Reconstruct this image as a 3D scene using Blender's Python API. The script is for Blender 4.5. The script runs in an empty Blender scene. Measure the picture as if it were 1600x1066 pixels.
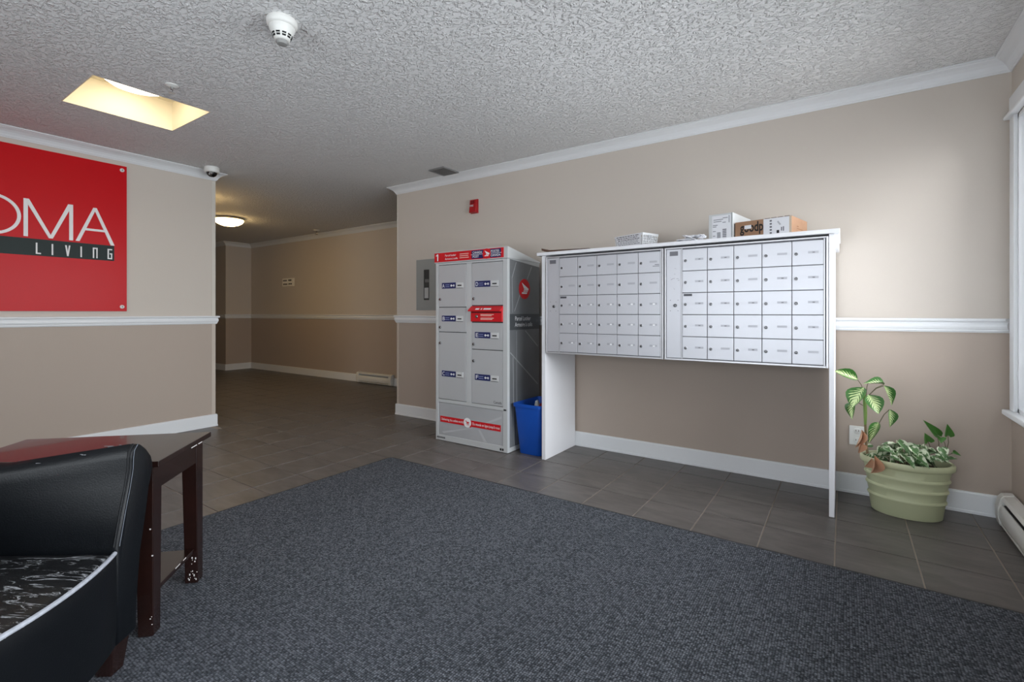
import bpy, bmesh, math, random
from mathutils import Vector, Matrix
random.seed(7)
R = math.radians
scene = bpy.context.scene
COL = scene.collection

# ------------------------------------------------------------------ camera
CAM = Vector((0, 0, 1.12))
YAW = R(34.4897)
cd = bpy.data.cameras.new('camera')
cd.sensor_width = 36.0
cd.lens = 755.884 / 1600 * 36.0
cd.shift_y = -44.31 / 1600
cd.clip_start = 0.05
cam = bpy.data.objects.new('camera', cd)
cam.location = CAM
cam.rotation_euler = (R(90), 0, YAW)
COL.objects.link(cam)
scene.camera = cam

# ------------------------------------------------------------------ exposure, sky, daylight
vs = scene.view_settings
vs.view_transform = 'Standard'
vs.look = 'None'
vs.gamma = 1.0
vs.use_curve_mapping = False
vs.exposure = 0.22

world = bpy.data.worlds.new('sky')
scene.world = world
world.use_nodes = True
bg = world.node_tree.nodes['Background']
bg.inputs['Color'].default_value = (0.80, 0.90, 1.0, 1)
bg.inputs['Strength'].default_value = 2.0


def area(name, loc, rot, sx, sy, power, color, spread=180):
    l = bpy.data.lights.new(name, 'AREA')
    l.shape = 'RECTANGLE'
    l.size, l.size_y = sx, sy
    l.energy = power
    l.color = color
    l.spread = R(spread)
    o = bpy.data.objects.new(name, l)
    o.location = loc
    o.rotation_euler = rot
    COL.objects.link(o)
    return o


# daylight falling through the side window (right wall) and through the glazed entrance behind
area('window_daylight', (0.98, 2.23, 1.40), (R(90), 0, R(90)), 2.6, 1.6, 70, (0.96, 0.98, 1.0))
area('sky_over_window', (2.3, 2.0, 3.0), (R(42), 0, R(90)), 4.5, 3.0, 330, (0.95, 0.98, 1.0))
area('added_side_door_light', (0.98, -0.45, 1.08), (R(90), 0, R(90)), 2.5, 2.1, 68, (0.93, 0.97, 1.0))  # added light at an unseen side door, brightens left wall and carpet
area('entrance_daylight', (-1.05, -2.85, 1.15), (R(90), 0, 0), 3.1, 2.2, 86, (0.93, 0.97, 1.0))

# ------------------------------------------------------------------ helpers
def lin(c):
    out = []
    for v in c:
        v = v / 255.0
        out.append(v / 12.92 if v <= 0.04045 else ((v + 0.055) / 1.055) ** 2.4)
    return (*out, 1.0)


MATS = {}


def mat(name, rgb, rough=0.5, metal=0.0, spec=0.5, var=None, bump=None, coat=0.0, emit=None, scale3=None):
    """procedural material: base colour, optional noise variation (scale, rgb2, contrast) and noise bump"""
    if name in MATS:
        return MATS[name]
    m = bpy.data.materials.new(name)
    m.use_nodes = True
    nt = m.node_tree
    b = nt.nodes['Principled BSDF']
    b.inputs['Base Color'].default_value = lin(rgb)
    b.inputs['Roughness'].default_value = rough
    b.inputs['Metallic'].default_value = metal
    b.inputs['Specular IOR Level'].default_value = spec
    b.inputs['Coat Weight'].default_value = coat
    tc = nt.nodes.new('ShaderNodeTexCoord')
    if var:
        n = nt.nodes.new('ShaderNodeTexNoise')
        n.inputs['Scale'].default_value = var[0]
        n.inputs['Detail'].default_value = 5
        nt.links.new(tc.outputs['Object'], n.inputs['Vector'])
        cr = nt.nodes.new('ShaderNodeValToRGB')
        w = var[2] if len(var) > 2 else 0.2
        cr.color_ramp.elements[0].position = 0.5 - w
        cr.color_ramp.elements[1].position = 0.5 + w
        cr.color_ramp.elements[0].color = lin(rgb)
        cr.color_ramp.elements[1].color = lin(var[1])
        nt.links.new(n.outputs['Fac'], cr.inputs['Fac'])
        nt.links.new(cr.outputs['Color'], b.inputs['Base Color'])
    if bump:
        n = nt.nodes.new('ShaderNodeTexNoise')
        n.inputs['Scale'].default_value = bump[0]
        n.inputs['Detail'].default_value = 3
        nt.links.new(tc.outputs['Object'], n.inputs['Vector'])
        bp = nt.nodes.new('ShaderNodeBump')
        bp.inputs['Strength'].default_value = bump[1]
        bp.inputs['Distance'].default_value = bump[2]
        nt.links.new(n.outputs['Fac'], bp.inputs['Height'])
        nt.links.new(bp.outputs['Normal'], b.inputs['Normal'])
    if emit:
        b.inputs['Emission Color'].default_value = lin(emit[0])
        b.inputs['Emission Strength'].default_value = emit[1]
    MATS[name] = m
    return m


class MB:
    """collects geometry, then links it as ONE mesh object"""

    def __init__(self, off=(0, 0, 0)):
        self.v, self.f, self.o = [], [], Vector(off)

    def add(self, vs_, fs_):
        k = len(self.v)
        self.v += [Vector(p) - self.o for p in vs_]
        self.f += [tuple(k + i for i in f) for f in fs_]
        return self

    def box(self, x0, x1, y0, y1, z0, z1):
        x0, x1 = min(x0, x1), max(x0, x1)
        y0, y1 = min(y0, y1), max(y0, y1)
        z0, z1 = min(z0, z1), max(z0, z1)
        return self.add([(x0, y0, z0), (x1, y0, z0), (x1, y1, z0), (x0, y1, z0), (x0, y0, z1), (x1, y0, z1), (x1, y1, z1), (x0, y1, z1)],
                        [(0, 3, 2, 1), (4, 5, 6, 7), (0, 1, 5, 4), (1, 2, 6, 5), (2, 3, 7, 6), (3, 0, 4, 7)])

    def hexa(self, b, t):
        """eight-corner block: bottom quad b and top quad t, counter-clockwise from above"""
        return self.add(list(b) + list(t), [(0, 3, 2, 1), (4, 5, 6, 7), (0, 1, 5, 4), (1, 2, 6, 5), (2, 3, 7, 6), (3, 0, 4, 7)])

    def lathe(self, prof, n=24, c=(0, 0, 0), sx=1.0, sy=1.0, axis='z', closed=False):
        """prof = [(r, h)...] turned around an axis through c"""
        k = []
        for r, h in prof:
            for i in range(n):
                a = 2 * math.pi * i / n
                x, y = r * math.cos(a) * sx, r * math.sin(a) * sy
                p = {'z': (x, y, h), 'y': (x, -h, y), 'x': (h, x, y)}[axis]
                k.append((c[0] + p[0], c[1] + p[1], c[2] + p[2]))
        fs_ = []
        m = len(prof)
        for j in range(m - 1):
            for i in range(n):
                i2 = (i + 1) % n
                fs_.append((j * n + i, j * n + i2, (j + 1) * n + i2, (j + 1) * n + i))
        fs_.append(tuple(reversed(range(n))))
        fs_.append(tuple((m - 1) * n + i for i in range(n)))
        return self.add(k, fs_)

    def cyl(self, c, r, h, axis='z', n=16):
        return self.lathe([(r, 0), (r, h)], n, c, axis=axis)

    def tube(self, pts, r, n=8, radii=None):
        pts = [Vector(p) for p in pts]
        rings = []
        up = Vector((0, 0, 1))
        prev = None
        for i, p in enumerate(pts):
            d = (pts[min(i + 1, len(pts) - 1)] - pts[max(i - 1, 0)]).normalized()
            if prev is None:
                a = d.cross(up)
                if a.length < 1e-3:
                    a = d.cross(Vector((1, 0, 0)))
                a.normalize()
            else:
                a = (prev - d * prev.dot(d)).normalized()
            prev = a
            b = d.cross(a)
            rr = radii[i] if radii else r
            rings.append([p + (a * math.cos(2 * math.pi * j / n) + b * math.sin(2 * math.pi * j / n)) * rr for j in range(n)])
        vs_ = [q for g in rings for q in g]
        fs_ = []
        for i in range(len(pts) - 1):
            for j in range(n):
                j2 = (j + 1) % n
                fs_.append((i * n + j, i * n + j2, (i + 1) * n + j2, (i + 1) * n + j))
        fs_.append(tuple(reversed(range(n))))
        fs_.append(tuple((len(pts) - 1) * n + j for j in range(n)))
        return self.add(vs_, fs_)

    def prism(self, poly, place, h):
        """poly: 2-D outline, place(x, y, d) -> 3-D point, extruded from d=0 to d=h"""
        n = len(poly)
        vs_ = [place(x, y, 0) for x, y in poly] + [place(x, y, h) for x, y in poly]
        fs_ = [tuple(reversed(range(n))), tuple(range(n, 2 * n))]
        for i in range(n):
            j = (i + 1) % n
            fs_.append((i, j, n + j, n + i))
        return self.add(vs_, fs_)

    def mesh(self, name, m, smooth=False, bevel=0.0, seg=2):
        me = bpy.data.meshes.new(name)
        me.from_pydata([tuple(p) for p in self.v], [], self.f)
        bm = bmesh.new()
        bm.from_mesh(me)
        bmesh.ops.recalc_face_normals(bm, faces=bm.faces)
        if bevel:
            es = [e for e in bm.edges if len(e.link_faces) == 2 and e.calc_face_angle(0) > 0.6]
            bmesh.ops.bevel(bm, geom=es, offset=bevel, segments=seg, affect='EDGES', profile=0.5, clamp_overlap=True)
        if smooth:
            for f in bm.faces:
                f.smooth = True
        bm.to_mesh(me)
        bm.free()
        if smooth:
            try:
                me.set_sharp_from_angle(angle=R(40))
            except Exception:
                pass
        me.materials.append(m)
        return me

    def build(self, name, m, parent=None, smooth=False, bevel=0.0, seg=2):
        return link(name, self.mesh(name, m, smooth, bevel, seg), parent)


def link(name, me, parent=None, loc=(0, 0, 0), rot=(0, 0, 0)):
    o = bpy.data.objects.new(name, me)
    COL.objects.link(o)
    o.location = loc
    o.rotation_euler = rot
    if parent:
        o.parent = parent
    return o


def tag(o, label=None, cat=None, group=None, kind=None):
    if label:
        o['label'] = label
    if cat:
        o['category'] = cat
    if group:
        o['group'] = group
    if kind:
        o['kind'] = kind
    return o


def thing(name, label, cat, loc=(0, 0, 0), rz=0.0, group=None):
    o = bpy.data.objects.new(name, None)
    o.empty_display_size = 0.1
    COL.objects.link(o)
    o.location = loc
    o.rotation_euler = (0, 0, rz)
    return tag(o, label, cat, group)


def struct(o):
    o['kind'] = 'structure'
    return o


FRONT = (R(90), 0, 0)        # flat text on a face that looks to -Y
EAST = (R(90), 0, R(90))     # flat text on a face that looks to +X


def text(s, size, m, parent, loc, rot, name='lettering', align='LEFT', bold=0.0, width=None, sx=1.0, extrude=0.0):
    c = bpy.data.curves.new('txt', 'FONT')
    c.body = s
    c.size = size
    c.align_x = align
    c.offset = bold
    c.extrude = extrude
    c.resolution_u = 3
    t = bpy.data.objects.new('txt', c)
    COL.objects.link(t)
    dg = bpy.context.evaluated_depsgraph_get()
    me = bpy.data.meshes.new_from_object(t.evaluated_get(dg))
    bpy.data.objects.remove(t)
    bpy.data.curves.remove(c)
    if len(me.vertices):
        xs = [v.co.x for v in me.vertices]
        w = max(xs) - min(xs)
        k = (width / w) if width else sx
        for v in me.vertices:
            v.co.x *= k
    me.materials.clear()
    me.materials.append(m)
    return link(name, me, parent, loc, rot)


# ------------------------------------------------------------------ materials
white_trim = mat('white_trim_paint', (226, 228, 230), 0.38, bump=(60, 0.04, 0.002))
white_melamine = mat('white_melamine', (228, 229, 233), 0.35)
black = mat('black_print', (22, 22, 24), 0.6)
white_print = mat('white_print', (235, 236, 238), 0.5)


def wall_material():
    m = bpy.data.materials.new('two_tone_wall_paint')
    m.use_nodes = True
    nt = m.node_tree
    b = nt.nodes['Principled BSDF']
    b.inputs['Roughness'].default_value = 0.55
    b.inputs['Specular IOR Level'].default_value = 0.3
    g = nt.nodes.new('ShaderNodeNewGeometry')
    s = nt.nodes.new('ShaderNodeSeparateXYZ')
    nt.links.new(g.outputs['Position'], s.inputs[0])
    gt = nt.nodes.new('ShaderNodeMath')
    gt.operation = 'GREATER_THAN'
    gt.inputs[1].default_value = 1.05
    nt.links.new(s.outputs['Z'], gt.inputs[0])
    mx = nt.nodes.new('ShaderNodeMix')
    mx.data_type = 'RGBA'
    mx.inputs['A'].default_value = lin((177, 163, 151))
    mx.inputs['B'].default_value = lin((201, 192, 182))
    nt.links.new(gt.outputs[0], mx.inputs['Factor'])
    nt.links.new(mx.outputs['Result'], b.inputs['Base Color'])
    n = nt.nodes.new('ShaderNodeTexNoise')
    n.inputs['Scale'].default_value = 160
    bp = nt.nodes.new('ShaderNodeBump')
    bp.inputs['Strength'].default_value = 0.08
    bp.inputs['Distance'].default_value = 0.003
    nt.links.new(g.outputs['Position'], n.inputs['Vector'])
    nt.links.new(n.outputs['Fac'], bp.inputs['Height'])
    nt.links.new(bp.outputs['Normal'], b.inputs['Normal'])
    return m


def ceiling_material():
    m = bpy.data.materials.new('knockdown_ceiling')
    m.use_nodes = True
    nt = m.node_tree
    b = nt.nodes['Principled BSDF']
    b.inputs['Base Color'].default_value = lin((232, 232, 232))
    b.inputs['Roughness'].default_value = 0.8
    b.inputs['Specular IOR Level'].default_value = 0.2
    g = nt.nodes.new('ShaderNodeNewGeometry')
    mp = nt.nodes.new('ShaderNodeMapping')
    mp.inputs['Rotation'].default_value = (0, 0, R(25))
    mp.inputs['Scale'].default_value = (1.0, 1.5, 1.0)
    nt.links.new(g.outputs['Position'], mp.inputs['Vector'])
    n = nt.nodes.new('ShaderNodeTexNoise')
    n.inputs['Scale'].default_value = 36
    n.inputs['Detail'].default_value = 3.0
    n.inputs['Roughness'].default_value = 0.55
    n.inputs['Distortion'].default_value = 0.6
    nt.links.new(mp.outputs[0], n.inputs['Vector'])
    cr = nt.nodes.new('ShaderNodeValToRGB')
    cr.color_ramp.elements[0].position = 0.47
    cr.color_ramp.elements[1].position = 0.60
    nt.links.new(n.outputs['Fac'], cr.inputs['Fac'])
    bp = nt.nodes.new('ShaderNodeBump')
    bp.inputs['Strength'].default_value = 0.75
    bp.inputs['Distance'].default_value = 0.013
    nt.links.new(cr.outputs['Color'], bp.inputs['Height'])
    nt.links.new(bp.outputs['Normal'], b.inputs['Normal'])
    return m


def tile_material():
    m = bpy.data.materials.new('dark_slate_tile')
    m.use_nodes = True
    nt = m.node_tree
    b = nt.nodes['Principled BSDF']
    b.inputs['Specular IOR Level'].default_value = 0.5
    g = nt.nodes.new('ShaderNodeNewGeometry')
    oi = nt.nodes.new('ShaderNodeObjectInfo')
    mp = nt.nodes.new('ShaderNodeMapping')
    mp.inputs['Scale'].default_value = (1.0, 3.2, 1.0)
    nt.links.new(g.outputs['Position'], mp.inputs['Vector'])
    n = nt.nodes.new('ShaderNodeTexNoise')
    n.noise_dimensions = '4D'
    n.inputs['Scale'].default_value = 5
    n.inputs['Detail'].default_value = 8
    n.inputs['Roughness'].default_value = 0.62
    n.inputs['Distortion'].default_value = 0.8
    mul = nt.nodes.new('ShaderNodeMath')
    mul.operation = 'MULTIPLY'
    mul.inputs[1].default_value = 40
    nt.links.new(oi.outputs['Random'], mul.inputs[0])
    nt.links.new(mul.outputs[0], n.inputs['W'])
    nt.links.new(mp.outputs[0], n.inputs['Vector'])
    cr = nt.nodes.new('ShaderNodeValToRGB')
    cr.color_ramp.elements[0].position = 0.30
    cr.color_ramp.elements[1].position = 0.72
    cr.color_ramp.elements[0].color = lin((80, 76, 74))
    cr.color_ramp.elements[1].color = lin((114, 109, 106))
    nt.links.new(n.outputs['Fac'], cr.inputs['Fac'])
    nt.links.new(cr.outputs['Color'], b.inputs['Base Color'])
    mr = nt.nodes.new('ShaderNodeMapRange')
    mr.inputs['To Min'].default_value = 0.30
    mr.inputs['To Max'].default_value = 0.48
    nt.links.new(n.outputs['Fac'], mr.inputs['Value'])
    nt.links.new(mr.outputs[0], b.inputs['Roughness'])
    bp = nt.nodes.new('ShaderNodeBump')
    bp.inputs['Strength'].default_value = 0.25
    bp.inputs['Distance'].default_value = 0.002
    nt.links.new(n.outputs['Fac'], bp.inputs['Height'])
    nt.links.new(bp.outputs['Normal'], b.inputs['Normal'])
    return m


def rug_material():
    m = bpy.data.materials.new('charcoal_loop_carpet')
    m.use_nodes = True
    nt = m.node_tree
    b = nt.nodes['Principled BSDF']
    b.inputs['Roughness'].default_value = 0.95
    b.inputs['Specular IOR Level'].default_value = 0.15
    g = nt.nodes.new('ShaderNodeNewGeometry')
    v = nt.nodes.new('ShaderNodeTexVoronoi')
    v.inputs['Scale'].default_value = 120
    v.inputs['Randomness'].default_value = 0.4
    nt.links.new(g.outputs['Position'], v.inputs['Vector'])
    n = nt.nodes.new('ShaderNodeTexNoise')
    n.inputs['Scale'].default_value = 230
    n.inputs['Detail'].default_value = 2
    nt.links.new(g.outputs['Position'], n.inputs['Vector'])
    cr = nt.nodes.new('ShaderNodeValToRGB')
    cr.color_ramp.elements[0].position = 0.2
    cr.color_ramp.elements[1].position = 0.8
    cr.color_ramp.elements[0].color = lin((56, 60, 66))
    cr.color_ramp.elements[1].color = lin((122, 126, 134))
    sep = nt.nodes.new('ShaderNodeSeparateColor')
    nt.links.new(v.outputs['Color'], sep.inputs[0])
    av = nt.nodes.new('ShaderNodeMath')
    av.operation = 'MULTIPLY_ADD'
    av.inputs[1].default_value = .5
    hf = nt.nodes.new('ShaderNodeMath')
    hf.operation = 'MULTIPLY'
    hf.inputs[1].default_value = .5
    nt.links.new(n.outputs['Fac'], hf.inputs[0])
    nt.links.new(sep.outputs[0], av.inputs[0])
    nt.links.new(hf.outputs[0], av.inputs[2])
    nt.links.new(av.outputs[0], cr.inputs['Fac'])
    # gaps between the loops are mixed to a darker colour
    gap = nt.nodes.new('ShaderNodeMapRange')
    gap.inputs['From Min'].default_value = 0.25
    gap.inputs['From Max'].default_value = 0.75
    gap.inputs['To Min'].default_value = 0.0
    gap.inputs['To Max'].default_value = 1.0
    nt.links.new(v.outputs['Distance'], gap.inputs['Value'])
    mx = nt.nodes.new('ShaderNodeMix')
    mx.data_type = 'RGBA'
    mx.inputs['B'].default_value = lin((40, 43, 47))
    nt.links.new(gap.outputs[0], mx.inputs['Factor'])
    nt.links.new(cr.outputs['Color'], mx.inputs['A'])
    nt.links.new(mx.outputs['Result'], b.inputs['Base Color'])
    inv = nt.nodes.new('ShaderNodeMath')
    inv.operation = 'SUBTRACT'
    inv.inputs[0].default_value = 1.0
    nt.links.new(v.outputs['Distance'], inv.inputs[1])
    bp = nt.nodes.new('ShaderNodeBump')
    bp.inputs['Strength'].default_value = 0.8
    bp.inputs['Distance'].default_value = 0.006
    nt.links.new(inv.outputs[0], bp.inputs['Height'])
    nt.links.new(bp.outputs['Normal'], b.inputs['Normal'])
    return m


WALL = wall_material()
CEIL = ceiling_material()
TILE = tile_material()
RUG = rug_material()


def glass_material():
    m = bpy.data.materials.new('window_glass')
    m.use_nodes = True
    nt = m.node_tree
    nt.nodes.clear()
    out = nt.nodes.new('ShaderNodeOutputMaterial')
    tr = nt.nodes.new('ShaderNodeBsdfTransparent')
    gl = nt.nodes.new('ShaderNodeBsdfGlossy')
    gl.inputs['Roughness'].default_value = 0.02
    fr = nt.nodes.new('ShaderNodeFresnel')
    mx = nt.nodes.new('ShaderNodeMixShader')
    nt.links.new(fr.outputs[0], mx.inputs[0])
    nt.links.new(tr.outputs[0], mx.inputs[1])
    nt.links.new(gl.outputs[0], mx.inputs[2])
    nt.links.new(mx.outputs[0], out.inputs[0])
    return m


GLASS = glass_material()

# ------------------------------------------------------------------ the room
D = 3.681      # wall with the mailboxes, y
LW = -5.129    # wall with the red sign, x
RW = 0.745     # wall with the window, x
BK = -2.60     # entrance wall behind the camera, y
CZ = 2.495     # ceiling
LE = 2.283     # end of the sign wall, y
ME = -4.066    # end of the mailbox wall, x
HB = 5.07      # back wall of the hallway, y
HJ = -9.87     # return of that wall, x
HS = 4.58      # corridor wall beyond the return, y
HE = -12.0

# window opening in the right wall, door opening in the entrance wall
WY0, WY1, WZ0, WZ1 = 1.00, 3.560, 0.60, 2.150
EX0, EX1, EZ1 = -2.6, 0.5, 2.25


def wall(name, *boxes):
    b = MB()
    for q in boxes:
        b.box(*q)
    return struct(b.build(name, WALL))


wall('wall_back', (ME, RW + .15, D, D + .15, -.02, CZ))
wall('wall_left', (LW - .15, LW, BK - .15, LE, -.02, CZ))
GY0, GY1, GZ1 = -1.70, .80, 2.15   # unseen glazed side door behind the camera, added to let in more light
wall('wall_right', (RW, RW + .15, BK - .15, GY0, -.02, CZ), (RW, RW + .15, GY1, WY0, -.02, CZ), (RW, RW + .15, GY0, GY1, GZ1, CZ), (RW, RW + .15, WY1, D, -.02, CZ),
     (RW, RW + .15, WY0, WY1, -.02, WZ0), (RW, RW + .15, WY0, WY1, WZ1, CZ))
wall('wall_entrance', (LW, EX0, BK - .15, BK, -.02, CZ), (EX1, RW, BK - .15, BK, -.02, CZ), (EX0, EX1, BK - .15, BK, EZ1, CZ))
wall('wall_hall_back', (HJ - .15, -2.0, HB, HB + .15, -.02, CZ))
wall('wall_hall_return', (HJ - .15, HJ, HS + .15, HB, -.02, CZ))
wall('wall_hall_side', (HE, HJ, HS, HS + .15, -.02, CZ))
wall('wall_hall_near', (HE, LW - .15, LE - .15, LE, -.02, CZ))
wall('wall_hall_end', (HE - .15, HE, LE - .15, HS + .15, -.02, CZ))
wall('wall_hall_far', (-2.0, -1.85, D + .15, HB + .15, -.02, CZ))

# ceiling with the square light well
HX0, HX1, HY0, HY1 = -4.19, -3.578, .93, 1.565
b = MB()
cx0, cx1, cy0, cy1 = HE - .15, RW + .15, BK - .15, HB + .15
b.box(cx0, HX0, cy0, cy1, CZ, CZ + .3)
b.box(HX1, cx1, cy0, cy1, CZ, CZ + .3)
b.box(HX0, HX1, cy0, HY0, CZ, CZ + .3)
b.box(HX0, HX1, HY1, cy1, CZ, CZ + .3)
struct(b.build('ceiling', CEIL))

# floor: grout bed, then each tile
GROUT = mat('tile_grout', (160, 148, 136), 0.85, bump=(300, .2, .001))
b = MB()
b.box(cx0, cx1, cy0, cy1, -.06, -.0045)
floor = struct(b.build('floor', GROUT))
T = .30821
TU, TV = -1.57752, 3.46197
REG = [(LW, RW, BK, D), (HJ, ME, LE, HB), (HE, HJ, LE, HS), (ME, -2.0, D + .15, HB)]
RUGR = (-2.893, .60, -1.6, 2.557)


def px(x, y, z):
    c_, s_ = math.cos(YAW), -math.sin(YAW)
    xc = x * c_ - y * s_
    zc = x * s_ + y * c_
    if zc < .15:
        return None
    return (800 + 755.884 * xc / zc, 488.69 - 755.884 * (z - 1.12) / zc)


tiles = []
G = .0032
for i in range(-36, 9):
    for j in range(-8, 22):
        x0, x1 = TU + i * T + G, TU + (i + 1) * T - G
        y0, y1 = TV - j * T + G, TV - (j - 1) * T - G
        best = None
        for (a0, a1, c0, c1) in REG:
            q = (max(x0, a0), min(x1, a1), max(y0, c0), min(y1, c1))
            if q[1] - q[0] > .012 and q[3] - q[2] > .012:
                ar = (q[1] - q[0]) * (q[3] - q[2])
                if best is None or ar > best[0]:
                    best = (ar, q)
        if not best:
            continue
        q = best[1]
        pts = [px(q[0], q[2], 0), px(q[1], q[2], 0), px(q[1], q[3], 0), px(q[0], q[3], 0)]
        score = 0.0
        under_rug = q[0] > RUGR[0] - .01 and q[3] < RUGR[3] + .01
        if all(pts) and not under_rug:
            cxp = sum(p[0] for p in pts) / 4
            cyp = sum(p[1] for p in pts) / 4
            if -30 < cxp < 1630 and cyp < 1090:
                score = abs(sum(pts[k][0] * pts[(k + 1) % 4][1] - pts[(k + 1) % 4][0] * pts[k][1] for k in range(4))) / 2
                # hidden behind the mailbox wall or the sign wall
                mx_, my_ = (q[0] + q[1]) / 2, (q[2] + q[3]) / 2
                if my_ > D and mx_ * D / my_ > ME:
                    score = 0
                if mx_ < LW and my_ * LW / mx_ < LE:
                    score = 0
        tiles.append((score, q))
tiles.sort(key=lambda t: -t[0])
cache = {}


def tile_mesh(w, d):
    key = (round(w, 4), round(d, 4))
    if key not in cache:
        t = MB()
        e = .0015
        t.add([(-w / 2, -d / 2, -.006), (w / 2, -d / 2, -.006), (w / 2, d / 2, -.006), (-w / 2, d / 2, -.006),
               (-w / 2, -d / 2, -e), (w / 2, -d / 2, -e), (w / 2, d / 2, -e), (-w / 2, d / 2, -e),
               (-w / 2 + e, -d / 2 + e, 0), (w / 2 - e, -d / 2 + e, 0), (w / 2 - e, d / 2 - e, 0), (-w / 2 + e, d / 2 - e, 0)],
              [(8, 9, 10, 11), (0, 1, 5, 4), (1, 2, 6, 5), (2, 3, 7, 6), (3, 0, 4, 7), (4, 5, 9, 8), (5, 6, 10, 9), (6, 7, 11, 10), (7, 4, 8, 11)])
        cache[key] = t.mesh('floor_tile', TILE)
    return cache[key]


rest = MB()
for k, (s, q) in enumerate(tiles):
    if k < 295 and s > 0:
        link('floor_tile', tile_mesh(q[1] - q[0], q[3] - q[2]), floor, ((q[0] + q[1]) / 2, (q[2] + q[3]) / 2, random.uniform(-.0004, 0)))
    else:
        rest.box(q[0], q[1], q[2], q[3], -.006, 0)
tag(rest.build('floor_tiles', TILE, floor), kind='stuff')


# ---- mouldings: profile (depth from the wall, height) drawn along a wall
def moulding(name, p0, p1, nrm, prof, e0=0, e1=0, m=white_trim, smooth=False):
    p0, p1, nrm = Vector((*p0, 0)), Vector((*p1, 0)), Vector((*nrm, 0))
    d = (p1 - p0).normalized()
    n = len(prof)
    vs_ = []
    for (dp, z) in prof:
        vs_.append(p0 + nrm * dp - d * dp * e0 + Vector((0, 0, z)))
    for (dp, z) in prof:
        vs_.append(p1 + nrm * dp + d * dp * e1 + Vector((0, 0, z)))
    fs_ = [tuple(range(n)), tuple(reversed(range(n, 2 * n)))]
    for i in range(n):
        j = (i + 1) % n
        fs_.append((i, n + i, n + j, j))
    return struct(MB().add(vs_, fs_).build(name, m, smooth=smooth))


BASE = [(0, .001), (.017, .001), (.017, .014), (.014, .018), (.014, .110), (.010, .119), (0, .120)]
RAIL = [(0, 1.009), (.008, 1.009), (.010, 1.014), (.014, 1.018), (.014, 1.026), (.018, 1.030), (.021, 1.042), (.021, 1.055), (.017, 1.064),
        (.016, 1.068), (.026, 1.071), (.030, 1.077), (.029, 1.084), (.024, 1.088), (0, 1.088)]
CROWN = [(0, 2.421), (.006, 2.421), (.009, 2.428), (.013, 2.431), (.019, 2.444), (.030, 2.459), (.046, 2.471), (.062, 2.479),
         (.066, 2.481), (.070, 2.485), (.080, 2.4875), (.080, 2.4945), (0, 2.4945)]
runs = [('mail', (ME, D), (RW, D), (0, -1), 1, -1),
        ('mail_end', (ME, D), (ME, D + .15), (-1, 0), 1, 1),
        ('left', (LW, BK), (LW, LE), (1, 0), -1, 1),
        ('hall_near', (LW, LE), (HE, LE), (0, 1), 1, -1),
        ('hall_back', (HJ, HB), (-2.0, HB), (0, -1), -1, -1),
        ('hall_return', (HJ, HS), (HJ, HB), (1, 0), 1, -1),
        ('hall_side', (HE, HS), (HJ, HS), (0, -1), -1, 1)]
tn = 1
for nm, p0, p1, nr, e0, e1 in runs:
    moulding('baseboard_' + nm, p0, p1, nr, BASE, e0, e1)
    moulding('trim_%d' % tn, p0, p1, nr, RAIL, e0, e1)
    moulding('trim_%d' % (tn + 1), p0, p1, nr, CROWN, e0, e1)
    tn += 2
moulding('baseboard_right', (RW, GY1), (RW, D), (-1, 0), BASE, 0, -1)
moulding('trim_%d' % tn, (RW, BK), (RW, D), (-1, 0), CROWN, -1, -1)
moulding('trim_%d' % (tn + 1), (LW, BK), (RW, BK), (0, 1), CROWN, -1, -1)
tn += 2
# pale corner guards on the two free wall ends
GUARD = mat('pale_corner_guard', (196, 184, 172), 0.45)
for (z0, z1) in ((.121, 1.008), (1.089, 2.419)):
    struct(MB().box(LW, LW + .003, LE - .034, LE, z0, z1).build('trim_%d' % tn, GUARD if z0 < 1 else mat('pale_guard_upper', (206, 200, 190), .45)))
    tn += 1
    struct(MB().box(ME, ME + .03 if z0 < 1 else ME + .012, D - .003, D, z0, z1).build('trim_%d' % tn, GUARD if z0 < 1 else mat('pale_guard_upper', (206, 200, 190), .45)))
    tn += 1

# ---- window in the right wall
win = MB().box(RW - .002, RW + .15, WY1 - .02, WY1, WZ0, WZ1)
win.box(RW - .002, RW + .15, WY0, WY0 + .02, WZ0, WZ1)
win.box(RW - .002, RW + .15, WY0, WY1, WZ1 - .02, WZ1)
win.box(RW - .002, RW + .15, WY0, WY1, WZ0, WZ0 + .02)
w1 = struct(win.build('window_1', white_trim))
ym = (WY0 + WY1) / 2
for (a0, a1) in ((WY0 + .02, ym), (ym, WY1 - .02)):
    s = MB()
    s.box(RW + .07, RW + .11, a0, a0 + .05, WZ0 + .02, WZ1 - .02)
    s.box(RW + .07, RW + .11, a1 - .05, a1, WZ0 + .02, WZ1 - .02)
    s.box(RW + .07, RW + .11, a0 + .05, a1 - .05, WZ0 + .02, WZ0 + .07)
    s.box(RW + .07, RW + .11, a0 + .05, a1 - .05, WZ1 - .07, WZ1 - .02)
    s.build('window_sash', white_trim, w1, bevel=.004)
    MB().box(RW + .088, RW + .092, a0 + .05, a1 - .05, WZ0 + .07, WZ1 - .07).build('window_pane', GLASS, w1)
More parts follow.
